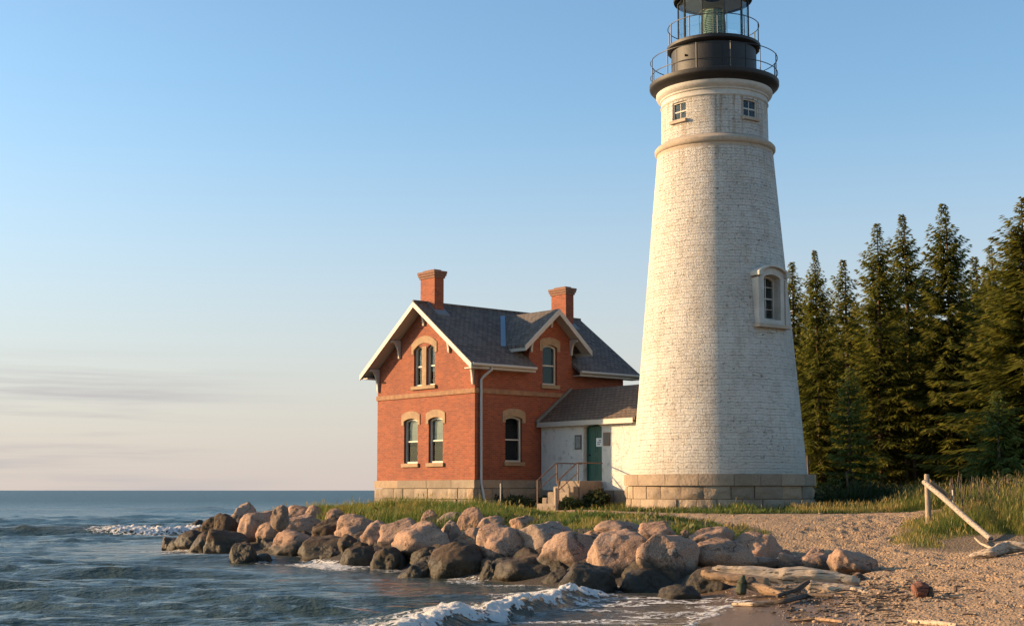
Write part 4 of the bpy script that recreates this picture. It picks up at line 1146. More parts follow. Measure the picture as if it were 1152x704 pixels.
# cx, cy, w, h in the photograph; kind; label
ROCKS = [
 (193,611,15,16,'a',"small orange angular rock at the very tip of the breakwater"),
 (205,611,26,17,'a',"dark wet slab just behind the small orange tip rock"),
 (217,606,32,22,'a',"long dark slab leaning seaward near the tip of the breakwater"),
 (230,612,28,28,'a',"dark angular boulder with a bright seaward face near the tip"),
 (243,591,26,22,'a',"dark upright slab on the skyline near the breakwater tip"),
 (254,592,26,32,'a',"dark leaning slab left of the tall orange peaked boulder"),
 (257,612,42,32,'a',"dark sloping slab with wet foot below the tall peaked boulder"),
 (274,581,32,34,'a',"tall orange peaked boulder, highest at the left end"),
 (288,592,32,34,'a',"orange boulder close against the tall peaked one, on its right"),
 (275,622,26,26,'a',"small dark wet boulder at the waterline under the orange ones"),
 (297,628,22,13,'a',"low dark rock half under water beside brown speckled boulder"),
 (311,597,36,24,'a',"squarish orange boulder in the middle row near the left end"),
 (301,580,22,14,'r',"small pink rock behind the squarish orange boulder"),
 (315,573,18,11,'r',"tiny pale rock at the left edge of the tall grass"),
 (318,584,32,14,'r',"low pinkish rock behind the large rounded orange boulder"),
 (338,577,32,18,'a',"greyish pink rock at the foot of the grass, left end"),
 (352,576,19,17,'a',"small pointed pink rock standing at the edge of the grass"),
 (345,591,46,26,'r',"large rounded orange boulder above the speckled brown one"),
 (330,613,50,34,'a',"brown speckled boulder with dark right side at the waterline"),
 (379,579,22,15,'r',"small pink rock in the grass left of the house"),
 (378,593,44,29,'r',"pinkish rounded boulder above the long dark wet slab"),
 (404,592,44,28,'r',"pale pink boulder below the left corner of the house"),
 (366,616,50,28,'a',"long dark wet slab washed by foam"),
 (424,600,38,31,'r',"orange rounded boulder above the wet brown ones"),
 (404,627,32,27,'a',"dark wet boulder with brown front below the pale pink boulder"),
 (438,629,34,30,'a',"dark grey wet boulder left of the deep gap in the bank"),
 (453,597,48,30,'a',"long pink boulder with a bright left end"),
 (475,608,58,44,'r',"very large rounded pink boulder below the house front"),
 (470,641,36,22,'a',"dark wet flat rock in the gap below the very large pink boulder"),
 (485,581,19,17,'a',"small pink pointed rock in the grass before the stone foundation"),
 (509,582,28,14,'r',"flat grey pink rock in the grass before the house corner"),
 (508,597,26,26,'r',"grey pink boulder squeezed right of the very large one"),
 (533,582,29,25,'a',"orange peaked boulder standing in the grass by the downspout"),
 (533,603,38,20,'r',"low pale boulder between two big pink ones"),
 (552,588,28,18,'r',"small pale boulder in the grass right of the orange peaked one"),
 (517,632,58,44,'a',"large dark brown boulder with a lit sloping face at the waterline"),
 (552,643,22,24,'a',"thin dark slab wedged right of the large dark brown boulder"),
 (566,610,54,44,'r',"big round pink boulder, first of the round ones in the middle"),
 (613,604,52,36,'r',"long pink boulder half hidden behind the biggest two toned one"),
 (638,619,70,44,'r',"biggest boulder, bright on the left and dark on the right"),
 (591,641,68,36,'r',"wide brown boulder low at the waterline"),
 (627,649,32,20,'a',"black wet rock in the gap right of the wide brown boulder"),
 (660,651,58,40,'a',"dark pyramid boulder with lit left face behind the foam"),
 (698,621,62,52,'a',"large light pink boulder with a dark undercut on the right"),
 (701,596,54,25,'r',"flattish pink boulder in the grass behind the light pink one"),
 (666,605,30,18,'r',"grey rock between the biggest boulder and the light pink one"),
 (588,587,24,15,'r',"small grey white rock in the grass above the round pink boulder"),
 (738,595,38,21,'a',"tan wedge shaped rock in the grass below the lighthouse"),
 (726,654,54,32,'a',"dark boulder at the waterline under the tall tan boulder"),
 (750,626,60,56,'r',"tall tan boulder with pitted top before the lighthouse"),
 (797,604,48,28,'r',"grey tan boulder behind the broad tan one"),
 (806,622,64,37,'r',"broad tan boulder above the left end of the driftwood log"),
 (849,613,50,33,'a',"tan boulder with a peaked lit top, nearest the gravel path"),
 (798,653,48,32,'a',"mossy dark brown rock propping the left end of the log"),
 (764,667,40,20,'a',"flat dark wet rock on the edge of the wet sand"),
 (848,633,68,18,'r',"long flat grey slab lying behind the driftwood log"),
 (891,632,32,20,'a',"pale pointed rock right of the long flat grey slab"),
 (922,631,36,22,'r',"pale rounded rock behind the middle of the log"),
 (915,620,22,11,'r',"small low rock at the edge of the gravel behind the log"),
 (958,631,44,27,'a',"tan peaked rock at the right end of the driftwood log"),
 (878,622,18,9,'r',"small grey stone in the sand behind the long flat slab"),
 (770,600,14,10,'r',"small round stone on the grass between tall tan and grey tan boulders"),
 (625,590,16,9,'r',"small half buried stone in the grass above the long pink boulder"),
 (820,590,14,8,'r',"small half buried stone on the grass near the gravel path"),
 (963,647,13,9,'r',"little brown stone against the right end of the log"),
 (784,661,18,10,'a',"little dark stone at the foot of the mossy propping rock"),
]
rr = random.Random(21)
for i, (cx, cy, w, h, kind, label) in enumerate(ROCKS):
    p = hit(cx, cy+h/2-1, -0.05)
    sc_ = p.y/F
    W = w*sc_*1.26; H = h*sc_*1.05
    wet = cy > 638 or p.z < 0.1
    dep = W*rr.uniform(0.8, 1.05) if w < 60 else W*0.85
    Hreal = H*1.30+0.12
    top = EYE-(cy-h/2-551)*(p.y+dep*0.45)/F
    pool = ANG if kind == 'a' else ROUND
    me_ = pool[(i*3+rr.randrange(3)) % 8]
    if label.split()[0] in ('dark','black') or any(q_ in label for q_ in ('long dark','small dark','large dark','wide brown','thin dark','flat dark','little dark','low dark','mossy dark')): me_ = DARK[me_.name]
    o_ = bpy.data.objects.new("boulder", me_); COL.objects.link(o_)
    flip = rr.choice([0, math.pi])
    o_.scale = (W, dep, Hreal)
    o_.rotation_euler = (R(rr.uniform(-6,6)), R(rr.uniform(-7,7)), flip+R(rr.uniform(-14,14)))
    inn = 0.42+(0.35 if wet else 0)
    o_.location = ((cx-576)/F*(p.y+dep*inn), p.y+dep*inn, top-Hreal/2)
    tag(o_, label, "boulder", "boulders of the breakwater")
# dark stones wedged in the gaps lower down
k = 0
for i in range(200):
    px = rr.uniform(215, 775)
    base = np.interp(px, [190,300,440,520,640,760,800],[616,627,638,650,658,664,664])
    py = base-rr.uniform(4, 30)
    p = hit(px, py, -0.05)
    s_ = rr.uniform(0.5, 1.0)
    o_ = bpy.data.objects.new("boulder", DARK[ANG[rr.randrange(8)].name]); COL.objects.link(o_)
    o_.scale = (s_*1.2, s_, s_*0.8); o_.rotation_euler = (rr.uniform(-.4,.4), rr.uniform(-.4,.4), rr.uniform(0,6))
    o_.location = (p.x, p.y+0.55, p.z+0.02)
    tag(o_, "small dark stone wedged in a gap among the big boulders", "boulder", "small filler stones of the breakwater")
    k += 1
    if k >= 105: break
# the unseen far side of the point
for i in range(26):
    tt = i/25
    x = np.interp(tt, [0,.25,.6,1], [-12.4,-11.6,-9.6,-6.0]); y = np.interp(tt, [0,.25,.6,1], [55.5,58.5,65.5,77])
    s_ = rr.uniform(0.7, 1.1)
    o_ = bpy.data.objects.new("boulder", DARK[ANG[rr.randrange(8)].name]); COL.objects.link(o_)
    o_.scale = (s_*1.2, s_, s_*0.7); o_.rotation_euler = (rr.uniform(-.3,.3), rr.uniform(-.3,.3), rr.uniform(0,6))
    o_.location = (x, y, 0.25+rr.uniform(-.1,.15))
    tag(o_, "boulder on the far side of the point, behind the tall grass", "boulder", "boulders behind the point")

# ------------------------------------------------------------------ driftwood
def log(name, label, pts, rad, mat, seed, n=22, gnarl=0.20):
    """a limb through world points with a knobbly surface; origin at its first point"""
    r0 = random.Random(seed)
    P = [Vector(p) for p in pts]
    fine = []; rf_ = []
    for i in range(len(P)-1):
        for j in range(18):
            a = j/18; fine.append(P[i].lerp(P[i+1], a)); rf_.append(rad[i]+(rad[i+1]-rad[i])*a)
    fine.append(P[-1]); rf_.append(rad[-1])
    o0 = P[0].copy()
    off = Vector((seed*3.1, seed*1.7, 0))
    fine2 = [q-o0+Vector((0, 0, mnoise.noise(q*1.1+off)*0.35*r_)) for q, r_ in zip(fine, rf_)]
    mb = MB().tube(fine2, rf_, n)
    for i, v in enumerate(mb.v):
        c = fine2[min(len(fine2)-1, i//n)]; r_ = rf_[min(len(rf_)-1, i//n)]
        w = Vector(v)-c
        ring_ = i//n; ph_ = 2*math.pi*(i % n)/n
        k_ = 1+gnarl*1.3*mnoise.noise(Vector((math.cos(ph_)*2.6, math.sin(ph_)*2.6, ring_*0.05+seed)))+gnarl*0.9*mnoise.noise(Vector((math.cos(ph_)*6, math.sin(ph_)*6, ring_*0.09+seed)))+gnarl*1.1*mnoise.noise(Vector(v)*4+off)
        if ring_ >= len(fine2)-2 or ring_ <= 1: k_ *= 0.75+0.5*mnoise.noise(Vector((ph_*2, seed, ring_)))
        mb.v[i] = tuple(c+w*k_)
    o_ = mb.build(name, mat, None, smooth=60); o_.location = o0
    return tag(o_, label, "driftwood")
def w3(px, py, up=0.0):
    p = hit(px, py); return Vector((p.x, p.y, p.z+up))
def at(px, py, y): return Vector(((px-576)/F*y, y, EYE-(py-551)*y/F))
b0 = hit(900, 664); YL = b0.y
log("driftwood_log", "long bleached driftwood log lying on the sand before the boulders",
    [at(800,640,YL+0.9), at(850,644,YL+0.6), at(910,646,YL+0.3), at(965,652,YL)], [0.10,0.16,0.17,0.09], M['drift'], 1)
log("driftwood_log", "brown barked driftwood log under the left half of the bleached one",
    [at(788,643,YL+0.6), at(820,650,YL+0.35), at(865,655,YL+0.1)], [0.08,0.13,0.10], M['driftbrown'], 2)
log("driftwood_log", "thick golden driftwood log in front of the bleached log, right half",
    [at(905,657,YL-0.1), at(940,660,YL-0.3), at(972,664,YL-0.5)], [0.11,0.12,0.07], M['drift'], 3)
log("driftwood_log", "slanting orange brown limb below the two logs",
    [at(838,655,YL-0.05), at(862,663,YL-0.4), at(882,668,YL-0.75)], [0.10,0.085,0.05], M['driftbrown'], 4)
log("driftwood_branch", "thin pale branch end poking right from the log pile",
    [at(955,662,YL-0.5), at(975,666,YL-0.8), at(987,669,YL-0.9)], [0.06,0.045,0.025], M['drift'], 5)
log("driftwood_stump", "dark green stub standing upright against the log",
    [at(832,667,YL-0.2), at(833,655,YL-0.15), at(835,646,YL-0.1)], [0.11,0.085,0.04], simple("mossy_wood", (0.05,0.05,0.025), 0.9, 0.4, 8, 0.4), 6)
log("driftwood_stump", "dark round knot beside the upright green stub",
    [at(842,657,YL-0.2), at(845,649,YL-0.1)], [0.09,0.06], M['driftdark'], 7)
log("driftwood_branch", "dark forked branch lying over the golden log's left end",
    [at(872,669,YL-0.9), at(893,662,YL-0.6), at(908,652,YL-0.3)], [0.04,0.045,0.05], M['driftdark'], 8)
log("driftwood_branch", "dark branch along the sand below the log pile",
    [w3(845,681,.04), w3(880,679,.06), w3(905,672,.06), w3(935,672,.05)], [0.03,0.045,0.05,0.03], M['driftdark'], 9)
log("driftwood_branch", "pale stick lying on wet sand at the left of the dark branch",
    [w3(822,680,.03), w3(845,680,.03), w3(872,677,.03)], [0.03,0.04,0.025], M['drift'], 10)
log("driftwood_branch", "brown stick at the bottom edge below the dark branch",
    [w3(886,698,.02), w3(915,696,.03), w3(945,699,.02)], [0.02,0.035,0.02], M['driftbrown'], 11)
log("driftwood_branch", "bleached stick at the bottom edge on the right",
    [w3(1018,698,.02), w3(1045,701,.03), w3(1072,703,.02)], [0.025,0.04,0.03], M['drift'], 12)
log("driftwood_branch", "twisted bleached branch at the right edge below the fence rail",
    [w3(1088,628,.05), w3(1112,626,.09), w3(1130,622,.13), w3(1156,620,.10), w3(1185,620,.08)], [0.05,0.10,0.14,0.08,0.05], M['drift'], 13)
log("driftwood_branch", "thin curved twig rising beside the twisted bleached branch",
    [w3(1095,610,.12), w3(1102,616,.1), w3(1115,620,.06)], [0.02,0.025,0.03], M['drift'], 14)
p = hit(1034, 671)
log("wood_chunk", "reddish brown chunk of wood alone on the sand",
    [p+Vector((-0.14,0,0.10)), p+Vector((-0.02,0.02,0.13)), p+Vector((0.10,0.03,0.11))], [0.11,0.13,0.10], M['redwood'], 15)
log("wood_chunk", "small dark stub touching the reddish brown chunk",
    [p+Vector((0.15,0.05,0.02)), p+Vector((0.17,0.06,0.20))], [0.07,0.05], M['driftdark'], 16)
p = hit(1072, 664)
log("wood_chunk", "tiny dark peg standing in the sand right of the chunk",
    [p, p+Vector((0.01,0,0.11))], [0.035,0.025], M['driftdark'], 17)
# twigs and pebbles nobody could count
tw = MB(); r2 = random.Random(31)
for i in range(420):
    if i < 230: px, py = r2.gauss(945, 50), r2.gauss(678, 9)
    elif i < 380: px, py = r2.gauss(1000, 55), r2.gauss(663, 9)
    else: px, py = r2.uniform(900, 1150), r2.uniform(640, 703)
    if py > 703 or py < 640 or px < 840: continue
    p = hit(px, py); L = r2.uniform(0.03, 0.2)*(1 if r2.random() > .08 else 2.5); a = r2.gauss(0, 1.0)
    d_ = Vector((math.cos(a), math.sin(a), r2.uniform(-.05, .12)))*L
    q = p+Vector((0,0,0.025)); rad_ = r2.uniform(0.006, 0.018)
    tw.tube([q-d_*.5, q+Vector((0,0,r2.uniform(-.01,.02))), q+d_*.5], [rad_, rad_, rad_*.5], 4)
tag(tw.build("beach_twigs", M['driftdark'], None), "dark twigs and bark scattered over the sand by the log pile", "twigs", None, "stuff")
V_ = []; F_ = []
ico = [Vector(v) for v in ((0,0,1),(.89,0,.45),(.28,.85,.45),(-.72,.53,.45),(-.72,-.53,.45),(.28,-.85,.45),(.72,.53,-.45),(-.28,.85,-.45),(-.89,0,-.45),(-.28,-.85,-.45),(.72,-.53,-.45),(0,0,-1))]
icof = [(0,1,2),(0,2,3),(0,3,4),(0,4,5),(0,5,1),(1,6,2),(2,7,3),(3,8,4),(4,9,5),(5,10,1),(2,6,7),(3,7,8),(4,8,9),(5,9,10),(1,10,6),(6,11,7),(7,11,8),(8,11,9),(9,11,10),(10,11,6)]
mb = MB()
for i in range(3600):
    px, py = r2.uniform(790, 1165), (704-abs(r2.gauss(0, 55)) if i % 2 else r2.uniform(578, 640))
    if py < 577 or (px < 960 and 612 < py < 640 and r2.random() < .6): continue
    p = hit(px, py)
    if sand_amount(np.array([p.x]), np.array([p.y]))[0] < 0.6 or p.z < 0.1: continue
    s_ = r2.uniform(0.008, 0.024) if r2.random() < .95 else r2.uniform(0.03, 0.06)
    mb.add([p+Vector((v.x*s_*r2.uniform(.7,1.4), v.y*s_*r2.uniform(.7,1.3), v.z*s_*.6+s_*.2)) for v in ico], icof)
tag(mb.build("beach_pebbles", M['plinth'], None, smooth=180), "small pebbles strewn over the sand", "pebbles", None, "stuff")

# ------------------------------------------------------------------ the broken fence
p = hit(1044, 592); YF = p.y
fence = empty("wooden_fence", p, 0, "broken wooden fence post with a fallen round rail", "fence")
def rel(px, py, y): return at(px, py, y)-p
tp = rel(1043, 533, YF)
MB().tube([(0,0,-0.4), tp*0.5, tp*0.97, tp], [0.078,0.075,0.07,0.06], 12).build("post", M['postwood'], fence, smooth=50)
re_ = hit(1113, 609)+Vector((0, 0, 0.07))-p; rs_ = rel(1040,542,YF-0.13)
MB().tube([rs_, rs_.lerp(re_, 0.3)+Vector((0,0,0.02)), rs_.lerp(re_, 0.7)+Vector((0,0,-0.01)), re_], [0.068,0.072,0.07,0.066], 12).build("rail", M['rail'], fence, smooth=50)
MB().tube([rel(1045,541,YF+0.14), rel(1060,553,YF+1.6), rel(1078,570,YF+3.4)], [0.07,0.07,0.065], 10).build("rail", M['driftbrown'], fence, smooth=50)
e = hit(1072, 580)
ob = MB().tube([(0,0,-.2), (0,0,0.75)], 0.03, 8).build("metal_stake", M['pipe'], None); ob.location = e
tag(ob, "thin grey stake in the grass behind the fallen fence rail", "stake")

# ------------------------------------------------------------------ spruces
def crown_mesh(h, rb, z0, seed, den=1.0, droop=0.35, nb=(6,9)):
    g = np.random.default_rng(seed)
    V = []; Q = []; Tn = []
    z = z0
    lean = g.uniform(-0.012, 0.012, 2)
    while z < h-0.05:
        f = (z-z0)/(h-z0)
        n = int(g.integers(*nb)) if f < 0.88 else 5
        prof = (1-f)**0.86
        low = min(1, 0.55+f*3.2)
        for b in range(n):
            az = 2*math.pi*(b/n)+g.uniform(-.5, .5)+z*2.1
            L = (rb*prof*low*g.uniform(0.55, 1.15)+0.07)
            if f > 0.9: L *= 0.65
            if g.random() < 0.10: continue
            el0 = np.interp(f, [0, 0.4, 0.8, 1], [-0.30, -0.12, 0.30, 0.9])*1.0+g.uniform(-.12, .12)
            ns = max(3, int(L/0.10*den))
            s = (np.arange(ns)+g.uniform(0.2, 0.8, ns))/ns
            s = np.clip(np.concatenate([s, [1.0]]), 0.06, 1)
            r = s*L
            zz = z + r*math.tan(el0) - droop*0.5*L*s**1.6*(1-f) + 0.20*L*s**3
            bx, by = math.cos(az), math.sin(az); sxv, syv = -by, bx
            for side in (-1, 1, 0):
                m = len(s)
                tl = (0.32*L*(1-s)**0.8+0.20)*min(1.0, 0.55+0.55*L)*g.uniform(0.7, 1.25, m)
                ang = (0.95-0.3*s)*side + g.uniform(-.2, .2, m)
                dx = bx*np.cos(ang)+sxv*np.sin(ang); dy = by*np.cos(ang)+syv*np.sin(ang)
                dz = g.uniform(-0.45, 0.05, m) - (0.2 if side else 0.55*g.random(m))
                if side == 0: tl = tl*0.75
                px = r*bx+lean[0]*z; py = r*by+lean[1]*z
                wv = g.uniform(0.026, 0.05, m)*(0.8+0.5*(side == 0))*min(1.0, 0.7+0.4*L)
                tilt = g.uniform(-0.9, 0.9, m)
                nxv = -dy*np.cos(tilt); nyv = dx*np.cos(tilt); nzv = np.sin(tilt)
                base = len(V)*0
                P0 = np.stack([px, py, zz], 1); D = np.stack([dx*tl, dy*tl, dz*tl], 1); Wv = np.stack([nxv*wv, nyv*wv, nzv*wv], 1)
                V.append(np.stack([P0-Wv*0.5, P0+Wv*0.5, P0+D*0.6+Wv*1.0, P0+D*0.6-Wv*1.0, P0+D+Wv*0.1, P0+D-Wv*0.1], 1).reshape(-1, 3))
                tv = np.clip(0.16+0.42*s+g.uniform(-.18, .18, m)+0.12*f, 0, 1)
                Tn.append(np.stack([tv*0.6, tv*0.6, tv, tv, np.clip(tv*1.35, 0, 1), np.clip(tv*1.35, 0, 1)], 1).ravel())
        z += np.interp(f, [0, 0.5, 1], [0.40, 0.30, 0.13])*g.uniform(0.75, 1.25)/max(0.7, den)
    V = np.concatenate(V); Tn = np.concatenate(Tn)
    k = np.arange(len(V)//6)*6
    q = np.concatenate([np.stack([k, k+1, k+2, k+3], 1), np.stack([k+3, k+2, k+4, k+5], 1)])
    me = np_mesh("crown", V, q)
    set_attr(me, "tint", Tn)
    return me
def trunk_mesh(h, r, seed, stubs=14, z0=1.0):
    g = random.Random(seed)
    mb = MB().tube([(0,0,-.3),(0,0,0.3),(0,0,h*.4),(0,0,h*.8),(0,0,h*1.0)], [r*1.35,r,r*.72,r*.3,0.01], 9)
    for i in range(stubs):
        z = g.uniform(0.8, z0+2.5); a = g.uniform(0, 6.28); L = g.uniform(0.4, 1.5)
        mb.tube([(0,0,z), (math.cos(a)*L*.6, math.sin(a)*L*.6, z-.05*L), (math.cos(a)*L, math.sin(a)*L, z-.3*L)], [.03,.02,.008], 4)
    me = mb.mesh("trunk"); smooth_mesh(me, 60)
    return me
VAR = []
for i, (h, rb, z0, den) in enumerate([(15,3.0,1.4,1.05),(15,2.9,1.0,1.1),(14,3.2,0.9,1.05),(15,3.4,1.6,1.1),(13,2.5,1.0,1.05),(14,3.8,0.4,1.1)]):
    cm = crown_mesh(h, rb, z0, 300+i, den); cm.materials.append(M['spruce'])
    tm = trunk_mesh(h, 0.17, 400+i, 16, z0); tm.materials.append(M['bark'])
    VAR.append((h, cm, tm))
def spruce(px, ytip, y, var, label, group=None, wide=1.0, rot=None):
    px = px+(px-576)*math.tan(R(TILT))/F*(551-ytip)
    x = (px-576)/F*y; g0 = gz(x, y)
    H = (EYE+(551-ytip)*y/F)*1.012-g0
    h, cm, tm = VAR[var]
    e = empty("spruce_tree", (x, y, g0), rr.uniform(0, 6.28) if rot is None else rot, label, "tree", group)
    e.rotation_euler[0], e.rotation_euler[1] = R(rr.uniform(-0.6, 0.6)), R(rr.uniform(-0.6, 0.6))
    s = H/h
    e.scale = (s*wide*1.14, s*wide*1.14, s)
    for nm, me_ in (("trunk", tm), ("crown", cm)):
        c = bpy.data.objects.new(nm, me_); COL.objects.link(c); c.parent = e
    return e
GT = "spruces at the edge of the woods"
spruce(893, 297, 73, 4, "narrow spruce with its top just right of the lighthouse window", GT, 1.0)
spruce(919, 282, 69, 1, "slim spruce, second from the lighthouse", GT, 0.85)
spruce(951, 293, 75, 4, "lower spruce between the slim one and the ragged tall one", GT, 1.0)
spruce(986, 251, 66, 0, "tall ragged spruce with gaps between its upper branches", GT, 1.0)
spruce(1021, 241, 70, 1, "tall dense spruce, middle of the three tallest", GT, 1.05)
spruce(1067, 230, 65, 3, "tallest broad dark spruce with a sharp tip", GT, 1.0)
spruce(1098, 290, 78, 4, "small spruce top showing right of the tallest one", GT, 1.0)
spruce(1118, 277, 74, 2, "thin spruce top left of the big golden tree", GT, 0.8)
spruce(1139, 272, 69, 0, "spruce top half hidden behind the big golden tree", GT, 0.9)
spruce(1152, 222, 58, 5, "big broad golden lit spruce at the right edge", GT, 1.3)
spruce(1196, 250, 62, 3, "spruce just outside the right edge beside the golden one", GT, 1.0)
spruce(1240, 262, 66, 2, "spruce second beyond the right edge", GT, 1.0)
# the crowded rows behind
GB = "dark spruces crowded behind the front row"
for px, yt, y, v in [(884,352,84,2),(905,345,88,3),(932,335,82,0),(962,340,85,2),(1000,318,84,3),(1040,312,82,0),(1085,322,85,2),(1110,315,88,3),(1140,308,84,1),(1175,300,82,2),
                     (900,400,78,5),(940,392,77,5),(975,385,80,5),(1012,372,79,5),(1050,370,76,5),(1095,375,74,5),(1128,360,77,5),(1170,340,76,5),
                     (880,390,100,3),(915,385,103,2),(950,375,98,3),(990,368,104,2),(1030,360,99,3),(1070,355,103,2),(1110,352,100,3),(1150,350,104,2),(1190,345,99,3),(1230,345,90,2),(1270,340,95,3),(1230,300,76,0),(1290,300,72,3)]:
    spruce(px, yt, y, v, "dark spruce crowded behind the taller front row of the woods", GB, rr.uniform(1.0, 1.25))
# young spruce, own mesh
def young(px, ytip, y, seed, label, wide=1.0):
    x = (px-576)/F*y; g0 = gz(x, y); H = EYE+(551-ytip)*y/F-g0
    e = empty("young_spruce_tree", (x, y, g0), 0, label, "tree")
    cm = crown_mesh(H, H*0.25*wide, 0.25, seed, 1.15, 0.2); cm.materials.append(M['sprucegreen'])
    tm = trunk_mesh(H, 0.08, seed, 0); tm.materials.append(M['bark'])
    for nm, me_ in (("trunk", tm), ("crown", cm)):
        c = bpy.data.objects.new(nm, me_); COL.objects.link(c); c.parent = e
young(957, 412, 58, 501, "young green spruce standing in front of the dark woods")
young(1125, 440, 52, 502, "low spreading green spruce at the foot of the big golden one", 1.5)
# dead trunks showing at the forest edge
for px, yt, y, r_, lab in [(1003,500,66,0.09,"slightly bent pale bare trunk right of the young spruce"),(1022,515,66,0.12,"thick pale trunk, left of a pair at the edge of the woods"),(1031,510,66,0.11,"thick pale trunk, right of a pair at the edge of the woods"),(911,512,64,0.07,"short pale dead trunk close to the lighthouse base"),(955,530,57,0.05,"thin dead stem left of the low brush"),(962,530,57.5,0.05,"thin dead stem under the young spruce")]:
    x = (px-576)/F*y; g0 = gz(x, y); H = EYE+(551-yt)*y/F-g0
    b_ = -0.06*H if px == 1003 else 0.01
    ob = MB().tube([(0,0,-.2),(b_*-0.2,0,H*.25),(b_*.4-0.05,0,H*.6),(b_*2-.1,0,H)], [r_*1.1,r_,r_*.85,r_*.6], 9).build("tree_trunk", M['bark'], None, smooth=60)
    ob.location = (x, y, g0); tag(ob, lab, "tree trunk")

# ------------------------------------------------------------------ grass and plants
def blades(name, pts, hmin, hmax, width, mat, label, cat, lean=0.35, tint=(0.0, 1.0), seedheads=0.0, seed=1):
    g = np.random.default_rng(seed); n = len(pts)
    h = g.uniform(hmin, hmax, n)*pts[:, 3]
    az = g.uniform(0, 6.283, n); ln = np.abs(g.normal(0, lean, n))+0.08; la = g.uniform(0, 6.283, n)
    # a slight common bend from the breeze
    bx = np.cos(la)*ln+0.14; by = np.sin(la)*ln+0.03
    w = width*g.uniform(0.6, 1.3, n)
    wx, wy = np.cos(az)*w, np.sin(az)*w
    P = pts[:, :3]
    def pt(f, k, zf): return np.stack([P[:,0]+bx*h*f+wx*k, P[:,1]+by*h*f+wy*k, P[:,2]-0.03+h*zf], 1)
    V = np.stack([pt(0,-.5,0), pt(0,.5,0), pt(.28,.45,.55), pt(.28,-.45,.55), pt(.95,0.06,.96), pt(.95,-0.06,.96)], 1).reshape(-1, 3)
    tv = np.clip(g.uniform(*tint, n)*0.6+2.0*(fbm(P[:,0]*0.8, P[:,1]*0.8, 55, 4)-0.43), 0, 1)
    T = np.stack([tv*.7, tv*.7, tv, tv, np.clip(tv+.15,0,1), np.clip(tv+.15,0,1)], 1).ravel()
    k = np.arange(n)*6
    q = np.concatenate([np.stack([k,k+1,k+2,k+3],1), np.stack([k+3,k+2,k+4,k+5],1)])
    if seedheads:
        sel = np.where(g.random(n) < seedheads)[0]
        b = len(V); m = len(sel)
        tip = np.stack([P[sel,0]+bx[sel]*h[sel]*.8, P[sel,1]+by[sel]*h[sel]*.8, P[sel,2]+h[sel]*1.0], 1)
        hw = np.stack([wx[sel], wy[sel], 0*wx[sel]], 1); up = np.stack([bx[sel]*.1, by[sel]*.1, np.full(m, 0.13)], 1)
        V = np.concatenate([V, np.stack([tip-hw*.3, tip+hw*.3, tip+up*.5+hw*1.0, tip+up*.5-hw*1.0, tip+up+hw*.2, tip+up-hw*.2], 1).reshape(-1,3)])
        T = np.concatenate([T, np.ones(m*6)])
        k = b+np.arange(m)*6
        q = np.concatenate([q, np.stack([k,k+1,k+2,k+3],1), np.stack([k+3,k+2,k+4,k+5],1)])
    me = np_mesh(name, V, q); set_attr(me, "tint", T)
    o_ = link(name, me, mat)
    return tag(o_, label, cat, None, "stuff")
def scatter(n, x0, x1, y0, y1, cond, seed):
    g = np.random.default_rng(seed)
    x = g.uniform(x0, x1, n); y = g.uniform(y0, y1, n)
    k = cond(x, y, g); ok = k > 0
    x, y, k = x[ok], y[ok], k[ok]
    return np.stack([x, y, ground_z(x, y, False), k], 1)
THX, THY = TC.x, TC.y
def in_house(x, y, m=0.0):
    lx = (x-o.x)*ex.x+(y-o.y)*ex.y; ly = (x-o.x)*ey.x+(y-o.y)*ey.y
    a = (lx > -m) & (lx < HL+m) & (ly > -m) & (ly < GW+m)
    b = (lx > 3.2) & (lx < 6.6) & (ly < 0.1) & (ly > -8)
    c = (lx > 0.8) & (lx < 3.4) & (ly > -3.7) & (ly < -2.3)
    return a | b | c | (np.hypot(x-THX, y-THY) < 3.32+m)
def c_bank(x, y, g):
    d = sdist(SHORE, x, y); s = sand_amount(x, y)
    den = sstep(3.2, 5.0, d+1.8*(fbm(x*0.7, y*0.7, 66)-0.5))
    cl = 0.5+1.7*(fbm(x*1.2, y*1.2, 67, 3)-0.5)
    ok = (g.random(len(x)) < den*(0.45+0.9*sstep(0.35, 0.6, cl))) & (s < 0.3) & ~in_house(x, y)
    # taller at the point and on the bank, shorter near the path
    hs = (0.55+0.9*cl)*(0.55+0.45*sstep(-0.2, -2.0, sdist(SAND, x, y)))*np.where(x < 6, 1.0-0.55*sstep(-1.5, 1.5, x), 0.7)*np.where((fbm(x*1.1, y*1.1, 75, 3) > 0.60), 0.35, 1.0)
    return np.where(ok, hs, 0)
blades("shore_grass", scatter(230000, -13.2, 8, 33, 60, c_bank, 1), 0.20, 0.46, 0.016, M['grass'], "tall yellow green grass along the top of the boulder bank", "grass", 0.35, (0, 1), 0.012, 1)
def c_weed(x, y, g):
    k = c_bank(x, y, g)
    return np.where(fbm(x*1.1, y*1.1, 76, 3) > 0.56, np.minimum(k, 0.9), 0)
blades("shore_weeds", scatter(60000, -13.0, 8, 33, 56, c_weed, 6), 0.14, 0.36, 0.055, M['lawn'], "broad leaved dark green weeds among the shore grass", "weeds", 0.7, (0, 0.7), 0.03, 6)
def c_lawn(x, y, g):
    s = sand_amount(x, y)
    cl = fbm(x*0.8, y*0.8, 68, 3)
    ok = (s < 0.35) & ~in_house(x, y) & (g.random(len(x)) < 0.5+cl) & (sstep(0, 1, sdist(SHORE, x, y)) > .5)
    near = np.exp(-((np.hypot(x-THX, y-THY)-3.3)/0.8)**2)
    return np.where(ok, (0.6+0.8*cl)*(1+0.9*near), 0)
